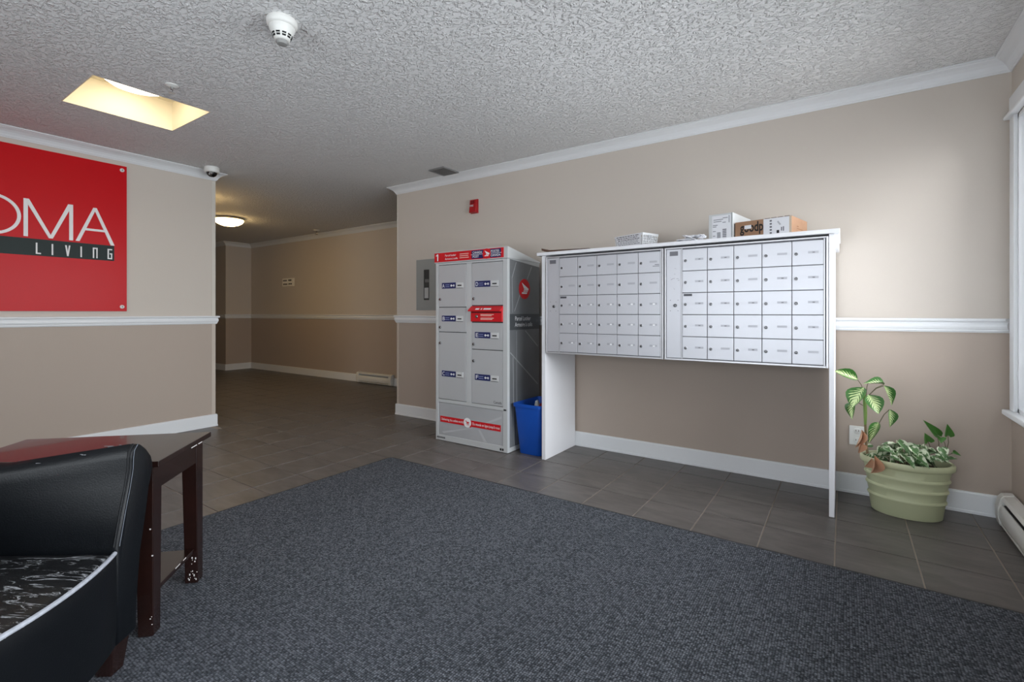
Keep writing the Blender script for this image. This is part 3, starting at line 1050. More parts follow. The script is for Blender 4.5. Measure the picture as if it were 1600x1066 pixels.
for (a0, a1) in ((-2.500, -2.462), (-2.444, -2.432), (-2.416, -2.342)):
    MB(ko).hexa([(a0, KY - .0405, 1.1445), (a1, KY - .0405, 1.1445), (a1, KY - .0395, 1.1445), (a0, KY - .0395, 1.1445)],
                [(a0, KY - .0255, 1.156), (a1, KY - .0255, 1.156), (a1, KY - .0245, 1.156), (a0, KY - .0245, 1.156)]).build('flap_print', white_print, ms)
# printed bottom panel
lp = MB(ko).box(-2.944, -2.242, KY + .003, KY + .010, .052, .334).build('bottom_panel', mat('bottom_panel_print', (168, 171, 174), .4, .1, var=(2.5, (182, 184, 187), .25)), t)
PY = KY + .0025
for p in ([(-2.905, .080), (-2.560, .160), (-2.56, .152), (-2.880, .068)], [(-2.55, .165), (-2.26, .29), (-2.26, .27), (-2.52, .165)], [(-2.50, .150), (-2.44, .058), (-2.41, .058), (-2.48, .150)]):
    MB(ko).prism(p, lambda x, z, d: (x, PY - d, z), .0005).build('printed_ray', mat('pale_ray', (190, 192, 195), .4), lp)
rb = MB(ko).box(-2.922, -2.268, PY - .0012, PY - .0005, .165, .217).build('slogan_band', lred, lp)
text('Delivering the online world', .030, white_print, lp, (bt(-2.908), PY - .0018 - ko.y, .182), FRONT, width=.245, bold=.0002)
text('Du monde en ligne jusqu\'à vous', .030, white_print, lp, (bt(-2.560), PY - .0018 - ko.y, .182), FRONT, width=.280, bold=.0002)
MB(ko).prism([(.041 * math.cos(2 * math.pi * i / 24), .041 * math.sin(2 * math.pi * i / 24)) for i in range(24)],
             lambda x, z, d: (-2.614 + x, PY - .0012 - d, .193 + z), .0008).build('slogan_disc', white_print, lp)
cart = MB(ko)
for p in (rect(-.020, -.012, .010, .016), [(-.012, .016), (-.006, -.012), (-.002, -.012), (-.008, .016)], rect(-.006, .018, -.012, -.008), [(-.006, .008), (.020, .008), (.016, -.004), (-.003, -.004)],
          rect(-.004, .002, -.020, -.015), rect(.010, .016, -.020, -.015), [(.026, -.040), (.044, -.030), (.034, -.024), (.030, -.016)]):
    cart.prism(p, lambda x, z, d: (-2.614 + x, PY - .002 - d, .193 + z), .0006)
cart.build('cart_symbol', lred, lp)
for k in range(7):
    MB(ko).box(-2.958 + k * .014, -2.949 + k * .014, KY - .0006, KY, .022, .036).build('serial_mark', black, t)
for k in range(2):
    MB(ko).box(-2.276 + k * .021, -2.260 + k * .021, KY - .0006, KY, .016, .034).build('serial_mark', black, t)
MB(ko).box(-2.237, -2.213, KY - .004, KY, .338, .350).build('hinge_pin', black, t, bevel=.002)

# ------------------------------------------------------------------ mailbox stand and the two mailbox units
st = thing('mailbox_stand', 'white panel stand with a long shelf carrying the two mailbox units', 'stand', (-.97, 3.41, 0))
o_ = st.location
MB(o_).box(-1.902, -1.870, 3.170, 3.662, .001, 1.552).build('side_panel', white_melamine, st, bevel=.0015)
MB(o_).box(-.0695, -.0445, 3.170, 3.662, .001, 1.552).build('side_panel', white_melamine, st, bevel=.0015)
MB(o_).box(-1.936, -.020, 3.150, 3.672, 1.5525, 1.576).build('shelf_top', white_melamine, st, bevel=.002)
MB(o_).box(-.0445, -.026, 3.200, 3.662, 1.497, 1.552).build('cleat', white_melamine, st, bevel=.002)

alum = mat('brushed_aluminium_door', (200, 201, 207), .40, .45, bump=(90, .03, .001))
alum_f = mat('aluminium_frame', (206, 206, 210), .35, .6)
dslot = mat('number_plate_recess', (176, 177, 184), .45, .3)
unit_dark = mat('unit_shadow_gap', (112, 112, 118), .6, .2)
mlock = mat('mail_lock_metal', (96, 96, 98), .3, .9)


def mailbox(label, X0, X1, C0, C1, strip_dirty):
    t = thing('apartment_mailbox', label, 'mailbox', ((X0 + X1) / 2, 3.165, .815), group=None)
    o = t.location
    Y = 3.160
    MB(o).box(X0 + .004, X1 - .004, Y + .012, 3.655, .818, 1.536).build('cabinet', unit_dark, t)
    f = MB(o)
    f.box(X0, X0 + .010, Y, Y + .03, .815, 1.540).box(X1 - .010, X1, Y, Y + .03, .815, 1.540)
    f.box(X0 + .010, X1 - .010, Y, Y + .03, 1.531, 1.540).box(X0 + .010, X1 - .010, Y, Y + .03, .815, .826)
    f.build('frame', alum_f, t, bevel=.0015)
    # carrier strip with the postal lock
    s = MB(o).box(X0 + .013, C0 - .006, Y + .004, Y + .014, .829, 1.528).build('lock_strip', alum, t, bevel=.0015)
    mx_ = (X0 + .013 + C0 - .006) / 2
    MB(o).box(mx_ - .026, mx_ + .026, Y + .002, Y + .004, 1.486, 1.514).build('rating_plate', mat('rating_plate', (112, 112, 118), .4, .3), s)
    lk = MB(o).lathe([(.011, 0), (.011, .004), (.008, .008), (.001, .0085)], 14, (mx_ + .008, Y + .004, 1.166), axis='y').build('postal_lock', mlock, s, smooth=True)
    for dx, dz in ((-.022, .034), (.026, .034), (-.022, -.034), (.026, -.034)):
        MB(o).lathe([(.0025, 0), (.0025, .0012)], 8, (mx_ + dx, Y + .004, 1.166 + dz), axis='y').build('rivet', mlock, s)
    if strip_dirty:
        for k in range(9):
            x = mx_ + random.uniform(-.03, .03)
            z = random.uniform(1.25, 1.42)
            a, L = random.uniform(-.9, .9), random.uniform(.006, .02)
            dx, dz = math.cos(a) * L, math.sin(a) * L
            MB(o).prism([(x, z), (x + dx, z + dz), (x + dx * .6, z + dz + .002), (x - .001, z + .0025)], lambda a_, c_, d_: (a_, Y + .004 - d_, c_), .0004).build('scuff', mat('scuff_grey', (150, 150, 158), .6), s)
    MB(o).box(C0 - .0045, C0 - .0005, Y + .001, Y + .014, .827, 1.530).build('divider', alum_f, t)
    MB(o).box(C1 + .0005, C1 + .0065, Y + .003, Y + .014, .827, 1.530).build('divider', alum_f, t)
    ZB, ZT = .829, 1.524
    pw, ph = (C1 - C0) / 5, (ZT - ZB) / 5
    w, h = pw - .0030, ph - .0034
    door = MB().box(0, w, 0, .012, 0, h).mesh('door', alum, False, .0016)
    lockm_ = MB().lathe([(.0085, 0), (.0085, .003), (.0065, .0055), (.001, .006)], 14, axis='y').mesh('lock', mlock, True)
    rim_ = MB().lathe([(.0105, 0), (.0105, .0012), (.009, .0016)], 16, axis='y').mesh('lock_collar', alum_f, True)
    plate = MB().box(0, .050, -.0006, 0, 0, .013).mesh('number_plate', dslot)
    hi = MB().box(0, .016, -.0010, -.0006, 0, .010).mesh('number', white_print)
    lo = MB().box(0, .012, -.0010, -.0006, 0, .006).mesh('number', mat('faint_number', (130, 130, 136), .5))
    for r in range(5):
        for c in range(5):
            p = link('door', door, t, (C0 + c * pw + .0015 - o.x, Y + .003 - o.y, ZB + r * ph + .0017 - o.z))
            lk = link('lock', lockm_, p, (w * .135, 0, h * .47))
            link('lock_collar', rim_, p, (w * .135, 0, h * .47))
            if not (strip_dirty is False and r == 4 and c == 0):
                link('number_plate', plate, p, (w * .52, 0, h * .47))
                if strip_dirty:
                    if random.random() < .8:
                        link('number', lo, p, (w * .66, 0, h * .49))
                elif r < 3:
                    link('number', hi, p, (w * .66, 0, h * .47))
            if r == 2 and c == 0:
                MB().box(w * .06, w * .40, -.002, 0, h * .86, h * .96).build('label_strip', mat('dark_label_strip', (70, 70, 76), .5), p)
            if r == 4 and c == 4 and not strip_dirty:
                for k, ww in enumerate((.030, .044)):
                    MB().box(w - .006 - ww, w - .006, -.0006, 0, h * .36 - k * .010, h * .36 + .003 - k * .010).build('handwriting', black, p)
    return t


mailbox('left aluminium mailbox unit next to the parcel locker', -1.862, -.973, -1.747, -.993, False)
mailbox('right aluminium mailbox unit next to the potted plant', -.966, -.0725, -.854, -.094, True)

# ------------------------------------------------------------------ things on the shelf
SH = 1.577


def rot_box(name, label, cat, fr, rot, w, d, h, m):
    """box thing: fr = its front right foot, width along local -x, depth along +y"""
    t = thing(name, label, cat, (fr[0], fr[1], SH), R(-rot))
    body = MB().box(-w, 0, 0, d, 0, h).build('box_body', m, t, bevel=.002)
    return t


cardboard = mat('brown_cardboard', (160, 124, 96), .75, var=(18, (148, 112, 86), .3))
t = rot_box('cardboard_box', 'brown cardboard box lettered in black on the mailbox shelf', 'box', (-.251, 3.22), 12, .320, .291, .106, cardboard)
paper = mat('shipping_label_paper', (226, 227, 232), .5)
text('goodp', .082, mat('carton_black', (34, 28, 26), .7), t, (-.288, -.0006, .040), FRONT, width=.136, bold=.0022)
MB().box(-.263, -.223, -.0012, 0, .058, .080).build('price_sticker', paper, t, bevel=.0004)
MB().box(-.153, -.012, -.0010, 0, .001, .104).build('shipping_label', paper, t)
MB().box(-.012, -.0005, -.0010, 0, .001, .105).build('tape_edge', mat('packing_tape', (196, 180, 160), .3), t)
for k in range(5):
    MB().box(-.118, -.106, -.0015, -.001, .012 + k * .018, .022 + k * .018).build('barcode', mat('barcode_grey', (110, 110, 116), .6), t)
for (x0, x1, z0_, z1_) in ((-.080, -.066, .012, .030), (-.056, -.050, .024, .046), (-.046, -.040, .022, .048)):
    MB().box(x0, x1, -.0015, -.001, z0_, z1_).build('label_print', black if x0 < -.06 else mat('barcode_grey', (110, 110, 116), .6), t)
MB().prism([(-.078, .080), (-.070, .084), (-.056, .062), (-.064, .058)], lambda x, z, d: (x, -.001 - d, z), .0005).build('label_print', mat('label_pale_grey', (176, 178, 184), .6), t)
for k in range(4):
    MB().box(-.145 + k * .036, -.118 + k * .036, -.002, .004, .1055, .1072).build('torn_tape', mat('torn_dark', (70, 58, 52), .8), t)
MB().box(.0001, .0007, .10, .20, .040, .044).build('side_print', mat('carton_faint_print', (130, 92, 66), .8), t)
MB().box(.0001, .0007, .10, .125, .052, .058).build('side_print', mat('carton_faint_print', (130, 92, 66), .8), t)

t = rot_box('parcel_box', 'white parcel box with barcode label standing on the mailbox shelf', 'box', (-.5745, 3.27), 9, .149, .34, .171, mat('white_carton', (204, 207, 208), .6))
MB().box(-.128, -.012, -.0008, 0, .004, .160).build('shipping_label', paper, t)
for (x0, x1, z0_, z1_) in ((-.096, -.074, .008, .056), (-.062, -.038, .012, .076)):
    for k in range(6):
        zz = z0_ + (z1_ - z0_) * k / 6
        MB().box(x0, x1, -.0013, -.0008, zz, zz + (z1_ - z0_) / 9).build('barcode', mat('barcode_grey', (110, 110, 116), .6), t)
for (x, z, w) in ((-.122, .098, .03), (-.122, .088, .022), (-.122, .060, .018), (-.122, .030, .015), (-.062, .112, .020), (-.060, .140, .030), (-.118, .120, .05), (-.118, .132, .06)):
    MB().box(x, x + w, -.0013, -.0008, z, z + .005).build('label_print', mat('label_mid_grey', (140, 142, 148), .6), t)
MB().box(-.024, -.019, -.0013, -.0008, .11, .155).build('label_print', mat('label_mid_grey', (140, 142, 148), .6), t)
MB().box(-.006, -.002, -.001, 0, .0, .170).build('dark_seam', mat('box_seam', (120, 122, 124), .6), t)

# basket with slotted sides and a handwritten note
t = thing('plastic_basket', 'white slotted plastic basket with a handwritten note on the mailbox shelf', 'basket', (-1.1415, 3.25, SH), R(-22))
bp_ = mat('basket_white', (222, 224, 226), .4)
w, d, h = .263, .154, .096
ins = .010
MB().box(-w + ins, -ins, ins, d - ins, 0, .004).build('bottom', bp_, t)
rim = MB()
rim.box(-w - .003, .003, -.003, .004, h - .016, h).box(-w - .003, .003, d - .004, d + .003, h - .016, h)
rim.box(-w - .003, -w + .004, .004, d - .004, h - .016, h).box(-.004, .003, .004, d - .004, h - .016, h)
rim.build('rim', bp_, t, bevel=.0015)


def slats(n, f0, f1, side):
    for k in range(n):
        a = k / (n - 1)
        x = f0[0] + (f1[0] - f0[0]) * a
        y = f0[1] + (f1[1] - f0[1]) * a
        cx_, cy_ = -w / 2, d / 2
        xb, yb = cx_ + (x - cx_) * .94, cy_ + (y - cy_) * .90
        s = .0032
        MB().hexa([(xb - s, yb - s, 0), (xb + s, yb - s, 0), (xb + s, yb + s, 0), (xb - s, yb + s, 0)],
                  [(x - s, y - s, h - .014), (x + s, y - s, h - .014), (x + s, y + s, h - .014), (x - s, y + s, h - .014)]).build('upright', bp_, t)


slats(9, (-.002, .003), (-.002, d - .003), 0)
slats(14, (-w + .003, .002), (-.003, .002), 1)
slats(9, (-w + .002, .003), (-w + .002, d - .003), 2)
slats(14, (-w + .003, d - .002), (-.003, d - .002), 3)
for zz in (.012, .028, .044, .060):
    q = .94 + .06 * zz / h
    MB().box(-w / 2 - (w / 2 - .003) * q, -w / 2 + (w / 2 - .003) * q, d / 2 - (d / 2 - .002) * (q - .03), d / 2 - (d / 2 - .002) * (q - .03) + .003, zz, zz + .0045).build('cross_rib', bp_, t)
    MB().box(-.0045 - (1 - q) * w / 2, -.001 - (1 - q) * w / 2, .006, d - .006, zz, zz + .0045).build('cross_rib', bp_, t)
note = MB().hexa([(-w + .022, .0055, .006), (-.022, .0055, .006), (-.022, .0065, .006), (-w + .022, .0065, .006)],
                 [(-w + .012, -.0055, h - .004), (-.016, -.0055, h - .004), (-.016, -.0045, h - .004), (-w + .012, -.0045, h - .004)]).build('note', paper, t)
for r, zz in enumerate((.082, .070, .058, .048, .037, .026)):
    x = -w + .022 + (r % 3) * .006
    while x < -.05 + random.uniform(0, .02):
        ww = random.uniform(.010, .030)
        yy = .0055 - (zz - .006) / (h - .010) * .011 - .0009
        hh = .0045 if r < 3 else .003
        MB().box(x, min(x + ww, -.03), yy - .0004, yy + .0002, zz, zz + hh).build('handwriting', black if r < 3 else mat('pen_grey', (90, 92, 98), .6), note)
        x += ww + random.uniform(.004, .009)
MB().box(.0030, .0038, .050, .086, h - .034, h - .012).build('price_tag', mat('tag_grey', (180, 182, 186), .5), t)

# flat brown envelope and loose white letters
t = thing('brown_envelope', 'thin brown cardboard mailer lying at the left end of the mailbox shelf', 'envelope', (-1.70, 3.27, SH), R(-1))
env = MB()
nx = 14
vs_ = []
for i in range(nx + 1):
    x = -.20 + .40 * i / nx
    zl = .0005 + .016 * max(0, (-.13 - x) / .07) ** 2
    th_ = .016 - .012 * (i / nx)
    for (y, zz) in ((-.108, zl), (.11, zl), (.11, zl + th_), (-.108, zl + th_)):
        vs_.append((x, y, zz))
fs_ = [(0, 1, 2, 3), (nx * 4 + 3, nx * 4 + 2, nx * 4 + 1, nx * 4)]
for i in range(nx):
    for k in range(4):
        k2 = (k + 1) % 4
        fs_.append((i * 4 + k, (i + 1) * 4 + k, (i + 1) * 4 + k2, i * 4 + k2))
env.add(vs_, fs_).build('cover', mat('dark_brown_card', (84, 60, 48), .7), t)
MB().box(-.05, .10, -.06, .06, .0155, .0165).build('address_label', paper, t)

for k, (x, y, z, rz, w_, d_, lab) in enumerate(((-.815, 3.212, 0, 8, .160, .10, 'white letter at the bottom of the loose mail beside the white parcel box'),
                                                (-.79, 3.212, .014, -6, .125, .09, 'crumpled white letter on top of the loose mail beside the white parcel box'))):
    t = thing('letter', lab, 'letter', (x, y, SH + z), R(rz), group='loose mail on the shelf')
    b = MB()
    nx, ny = 8, 5
    rr = random.Random(5 + k)
    vs_ = []
    for j in range(ny + 1):
        for i in range(nx + 1):
            zz = .003 + (.010 + .016 * k) * rr.random()
            vs_.append((-w_ / 2 + w_ * i / nx, -d_ / 2 + d_ * j / ny, zz))
    n1 = len(vs_)
    vs_ += [(p[0], p[1], p[2] - .0022) for p in vs_]
    fs_ = []
    for j in range(ny):
        for i in range(nx):
            a = j * (nx + 1) + i
            q = (a, a + 1, a + nx + 2, a + nx + 1)
            fs_ += [q, tuple(n1 + v for v in reversed(q))]
    edge = [i for i in range(nx + 1)] + [(j) * (nx + 1) + nx for j in range(1, ny + 1)] + [ny * (nx + 1) + i for i in range(nx - 1, -1, -1)] + [j * (nx + 1) for j in range(ny - 1, 0, -1)]
    for a, c in zip(edge, edge[1:] + edge[:1]):
        fs_.append((a, n1 + a, n1 + c, c))
    b.add(vs_, fs_).build('sheet', paper, t)
    MB().box(-w_ * .2, w_ * .25, -d_ * .1, d_ * .15, .014 + .006 * k, .0146 + .006 * k).build('window_patch', mat('envelope_window', (196, 200, 208), .25), t)

# ------------------------------------------------------------------ blue bin between locker and stand
t = thing('recycling_bin', 'blue plastic recycling bin between the parcel locker and the mailbox stand', 'bin', (-2.045, 3.37, 0))
bl = mat('blue_bin_plastic', (12, 78, 176), .45)


def bin_ring(z, wx, wy, r=.03):
    return [(x, y, z) for x, y in rrect(-wx, wx, -wy, wy, r, 4)]


rings = [bin_ring(.001, .098, .150), bin_ring(.006, .100, .153), bin_ring(.375, .126, .190), bin_ring(.376, .134, .198), bin_ring(.400, .136, .200), bin_ring(.402, .130, .194),
         bin_ring(.385, .122, .186), bin_ring(.010, .096, .149)]
n = len(rings[0])
vs_ = [p for g in rings for p in g]
fs_ = [tuple(reversed(range(n))), tuple((len(rings) - 1) * n + i for i in range(n))]
for j in range(len(rings) - 1):
    for i in range(n):
        i2 = (i + 1) % n
        fs_.append((j * n + i, j * n + i2, (j + 1) * n + i2, (j + 1) * n + i))
MB().add(vs_, fs_).build('tub', bl, t, smooth=True)
crum = mat('flyer_paper', (206, 206, 202), .7)
t2 = thing('crumpled_flyer', 'crumpled pale paper flyer sticking up inside the blue bin', 'paper', (-2.05, 3.345, .30))
MB().add([(-.03, -.02, 0), (.03, -.03, .0), (.035, .03, 0), (-.03, .03, 0), (-.012, -.01, .105), (.012, -.014, .118), (.004, .012, .11)],
         [(0, 1, 5, 4), (1, 2, 6, 5), (2, 3, 6), (3, 0, 4), (3, 4, 6), (4, 5, 6), (3, 2, 1, 0)]).build('sheet', crum, t2)
t2 = thing('red_flyer', 'red printed flyer lying inside the blue bin', 'paper', (-1.995, 3.40, .30))
MB().hexa([(-.05, -.05, 0), (.05, -.05, 0), (.05, .08, 0), (-.05, .08, 0)], [(-.05, -.05, .074), (.05, -.05, .070), (.05, .08, .088), (-.05, .08, .090)]).build('sheet', mat('flyer_red', (150, 30, 44), .5), t2)

# ------------------------------------------------------------------ potted plant
PX, PYc = .283, 3.472
pt = thing('potted_plant', 'variegated houseplants growing in a green oval plastic pot by the window', 'plant', (PX, PYc, 0))
potm = mat('sage_green_plastic', (184, 188, 152), .5, bump=(400, .05, .001))
prof = [(.001, .001), (.150, .001), (.156, .006)]
for zz in (.095, .155, .212):
    rr = .156 + (zz / .27) * .036
    prof += [(rr - .002, zz - .012), (rr + .004, zz - .004), (rr + .006, zz), (rr + .003, zz + .007), (rr - .001, zz + .012)]
prof += [(.193, .266), (.204, .270), (.209, .278), (.209, .297), (.203, .305), (.192, .304), (.187, .296), (.186, .250)]
k_ = len(prof)
b = MB()
n = 48
ey = .72
vs_ = []
for r_, z_ in prof:
    for i in range(n):
        a = 2 * math.pi * i / n
        vs_.append((r_ * math.cos(a), r_ * math.sin(a) * ey, z_))
fs_ = [tuple(reversed(range(n)))]
for j in range(k_ - 1):
    for i in range(n):
        i2 = (i + 1) % n
        fs_.append((j * n + i, j * n + i2, (j + 1) * n + i2, (j + 1) * n + i))
b.add(vs_, fs_).build('pot', potm, pt, smooth=True)
soil = MB()
vs_ = [(0, 0, .262)]
for rr in (.06, .12, .187):
    for i in range(24):
        a = 2 * math.pi * i / 24
        vs_.append((rr * math.cos(a), rr * math.sin(a) * ey, .258 + random.uniform(-.006, .006)))
fs_ = [(0, 1 + i, 1 + (i + 1) % 24) for i in range(24)]
for j in range(2):
    for i in range(24):
        i2 = (i + 1) % 24
        fs_.append((1 + j * 24 + i, 1 + (j + 1) * 24 + i, 1 + (j + 1) * 24 + i2, 1 + j * 24 + i2))
soil.add(vs_, fs_).build('soil', mat('potting_soil', (48, 38, 30), .95, var=(60, (86, 72, 56), .2)), pt)


def leaf_material(name, edge, mid, kind):
    m = bpy.data.materials.new(name)
    m.use_nodes = True
    nt = m.node_tree
    bs = nt.nodes['Principled BSDF']
    bs.inputs['Roughness'].default_value = .38
    bs.inputs['Subsurface Weight'].default_value = 0.0
    uv = nt.nodes.new('ShaderNodeUVMap')
    uv.uv_map = 'UVMap'
    sp = nt.nodes.new('ShaderNodeSeparateXYZ')
    nt.links.new(uv.outputs[0], sp.inputs[0])
    oi = nt.nodes.new('ShaderNodeObjectInfo')
    mp = nt.nodes.new('ShaderNodeCombineXYZ')
    nt.links.new(sp.outputs['X'], mp.inputs['X'])
    nt.links.new(sp.outputs['Y'], mp.inputs['Y'])
    mul = nt.nodes.new('ShaderNodeMath')
    mul.operation = 'MULTIPLY'
    mul.inputs[1].default_value = 30
    nt.links.new(oi.outputs['Random'], mul.inputs[0])
    nt.links.new(mul.outputs[0], mp.inputs['Z'])
    # u = 0..1 across, distance from the midrib
    ab = nt.nodes.new('ShaderNodeMath')
    ab.operation = 'ABSOLUTE'
    sub = nt.nodes.new('ShaderNodeMath')
    sub.operation = 'SUBTRACT'
    sub.inputs[1].default_value = .5
    nt.links.new(sp.outputs['X'], sub.inputs[0])
    nt.links.new(sub.outputs[0], ab.inputs[0])
    n = nt.nodes.new('ShaderNodeTexNoise')
    n.inputs['Scale'].default_value = 3.2 if kind == 'pothos' else 2.0
    n.inputs['Detail'].default_value = 4
    nt.links.new(mp.outputs[0], n.inputs['Vector'])
    if kind == 'dief':
        # cream feathering along slanted veins, green rim and midrib
        ph = nt.nodes.new('ShaderNodeMath')
        ph.operation = 'MULTIPLY_ADD'
        ph.inputs[1].default_value = -1.0
        nt.links.new(ab.outputs[0], ph.inputs[0])
        nt.links.new(sp.outputs['Y'], ph.inputs[2])
        sn = nt.nodes.new('ShaderNodeMath')
        sn.operation = 'MULTIPLY'
        sn.inputs[1].default_value = 44
        nt.links.new(ph.outputs[0], sn.inputs[0])
        si = nt.nodes.new('ShaderNodeMath')
        si.operation = 'SINE'
        nt.links.new(sn.outputs[0], si.inputs[0])
        a1 = nt.nodes.new('ShaderNodeMath')
        a1.operation = 'MULTIPLY_ADD'
        a1.inputs[1].default_value = .17
        a1.inputs[2].default_value = .20
        nt.links.new(si.outputs[0], a1.inputs[0])
        a2 = nt.nodes.new('ShaderNodeMath')
        a2.operation = 'SUBTRACT'
        nt.links.new(a1.outputs[0], a2.inputs[0])
        nt.links.new(ab.outputs[0], a2.inputs[1])
        a3 = nt.nodes.new('ShaderNodeMath')
        a3.operation = 'MULTIPLY_ADD'
        a3.inputs[1].default_value = .5
        a3.inputs[2].default_value = -.25
        nt.links.new(n.outputs['Fac'], a3.inputs[0])
        a4 = nt.nodes.new('ShaderNodeMath')
        a4.operation = 'ADD'
        nt.links.new(a2.outputs[0], a4.inputs[0])
        nt.links.new(a3.outputs[0], a4.inputs[1])
        fac = a4.outputs[0]
        lo, hi = -.01, .07
    else:
        a1 = nt.nodes.new('ShaderNodeMath')
        a1.operation = 'MULTIPLY_ADD'
        a1.inputs[1].default_value = .55
        nt.links.new(ab.outputs[0], a1.inputs[0])
        nt.links.new(n.outputs['Fac'], a1.inputs[2])
        fac = a1.outputs[0]
        lo, hi = .66, .73
    mr = nt.nodes.new('ShaderNodeMapRange')
    mr.inputs['From Min'].default_value = lo
    mr.inputs['From Max'].default_value = hi
    nt.links.new(fac, mr.inputs['Value'])
    mx = nt.nodes.new('ShaderNodeMix')
    mx.data_type = 'RGBA'
    mx.inputs['A'].default_value = lin(edge)
    mx.inputs['B'].default_value = lin(mid)
    nt.links.new(mr.outputs[0], mx.inputs['Factor'])
    nt.links.new(mx.outputs['Result'], bs.inputs['Base Color'])
    return m


LEAF_D = leaf_material('dieffenbachia_leaf', (54, 102, 42), (204, 220, 160), 'dief')
LEAF_P = leaf_material('variegated_pothos_leaf', (88, 124, 74), (216, 222, 196), 'pothos')
LEAF_G = mat('plain_green_leaf', (70, 118, 52), .4, var=(30, (88, 134, 66), .3))
LEAF_B = mat('withered_leaf', (204, 164, 134), .7, var=(40, (182, 136, 106), .3))


def leaf_mesh(name, m, shape, curl, fold):
    """leaf along +y, length 1, nominal width 1, normal +z"""
    ny, nxh = 7, 2
    W = {'ovate': [.02, .24, .40, .48, .48, .40, .24, .0], 'heart': [.20, .46, .50, .46, .37, .26, .13, .0], 'lance': [.05, .28, .42, .46, .42, .31, .16, .0]}[shape]
    vs_, uvs = [], []
    for j in range(ny + 1):
        y = j / ny
        for i in range(-nxh, nxh + 1):
            x = W[j] * i / nxh
            z = -curl * y * y + abs(i / nxh) ** 1.3 * fold * W[j] * 2 + .012 * math.sin(y * 9 + i)
            yy = y - (.10 * abs(i) / nxh if (shape == 'heart' and j == 0) else 0)
            vs_.append((x, yy, z))
            uvs.append((.5 + i / nxh / 2, y))
    fs_ = []
    c = 2 * nxh + 1
    for j in range(ny):
        for i in range(2 * nxh):
            a = j * c + i
            fs_.append((a, a + 1, a + c + 1, a + c))
    me = bpy.data.meshes.new(name)
    me.from_pydata(vs_, [], fs_)
    ul = me.uv_layers.new(name='UVMap')
    for lp_ in me.loops:
        ul.data[lp_.index].uv = uvs[lp_.vertex_index]
    for p in me.polygons:
        p.use_smooth = True
    me.materials.append(m)
    return me


LD = [leaf_mesh('leaf', LEAF_D, 'ovate', .18, .25), leaf_mesh('leaf', LEAF_D, 'lance', .30, .35)]
LP = [leaf_mesh('leaf', LEAF_P, 'heart', .20, .25), leaf_mesh('leaf', LEAF_P, 'ovate', .35, .3), leaf_mesh('leaf', LEAF_P, 'heart', .1, .5)]
LG = [leaf_mesh('leaf', LEAF_G, 'heart', .15, .4)]
LBn = [leaf_mesh('leaf', LEAF_B, 'ovate', .5, .8)]
CR, SR = math.cos(YAW), -math.sin(YAW)


def at(x, y, v):
    """point at depth v (world y) that the photo shows at pixel x, y - measured on the plant"""
    k = (x - 800) / 755.884
    d = Vector((k * CR + SR, -k * SR + CR, -(y - 488.69) / 755.884))
    return d * (v / d.y) + CAM


def put_leaf(me, base, tip, width, nrm, name='leaf'):
    d = tip - base
    L = d.length
    ya = d.normalized()
    xa = ya.cross(Vector(nrm)).normalized()
    za = xa.cross(ya)
    M = Matrix(((xa.x * width, ya.x * L, za.x * L, base.x - PX), (xa.y * width, ya.y * L, za.y * L, base.y - PYc), (xa.z * width, ya.z * L, za.z * L, base.z), (0, 0, 0, 1)))
    o = bpy.data.objects.new(name, me)
    COL.objects.link(o)
    o.parent = pt
    o.matrix_local = M
    return o


stem_g = mat('green_stem', (106, 134, 62), .5)
pet = mat('dull_petiole', (96, 92, 66), .5)
po = Vector((PX, PYc, 0))
V0 = 3.44
# upright dieffenbachia: cane, sheath and eight leaves
b = MB(po)
b.tube([at(1357, 722, V0), at(1353, 690, V0), at(1352, 662, V0)], .006, 8, [.007, .0065, .006])
b.build('cane', mat('tan_cane', (150, 128, 96), .7, var=(90, (96, 88, 60), .2)), pt, smooth=True)
b = MB(po)
b.tube([at(1352, 664, V0), at(1352, 645, V0), at(1351, 625, V0), at(1350, 606, V0)], .006, 8, [.006, .009, .009, .003])
b.build('stem', stem_g, pt, smooth=True)
# name: (base px, tip px, depth base, depth tip, width m, normal, petiole start px)
dl = [((1340, 593.5), (1307, 578.5), 3.44, 3.38, .062, (.25, -1, .55), (1351, 615)),
      ((1350, 606), (1329, 633), 3.42, 3.33, .100, (-.55, -1, .55), (1351, 620)),
      ((1331, 630), (1329, 651.5), 3.47, 3.40, .055, (-.3, -1, .3), (1349, 634)),
      ((1381, 601), (1353.5, 594.5), 3.43, 3.37, .046, (.2, -.75, 1), (1357, 618)),
      ((1381, 603), (1398, 631.5), 3.45, 3.42, .050, (.5, -1, .35), (1357, 618)),
      ((1357, 617), (1374, 644), 3.41, 3.34, .088, (.3, -1, .45), (1353, 630)),
      ((1390, 640), (1394.5, 667), 3.45, 3.42, .052, (.45, -1, .2), (1373, 662)),
      ((1373, 661), (1357, 689), 3.42, 3.35, .050, (-.1, -1, .6), (1356, 690))]
for k, (a, c, va, vc, w_, nr, ps) in enumerate(dl):
    p0, p1 = at(*a, va), at(*c, vc)
    put_leaf(LD[0 if w_ > .06 else 1], p0, p1, w_ * 1.05, nr)
    s0 = at(*ps, V0)
    mid = (s0 + p0) / 2 + Vector((0, 0, .012))
    MB(po).tube([s0, mid, p0], .0022, 6).build('petiole', pet, pt, smooth=True)
MB(po).tube([at(1353, 622, V0), at(1354.5, 605, V0), at(1357, 595, 3.40)], .002, 6).build('petiole', pet, pt, smooth=True)

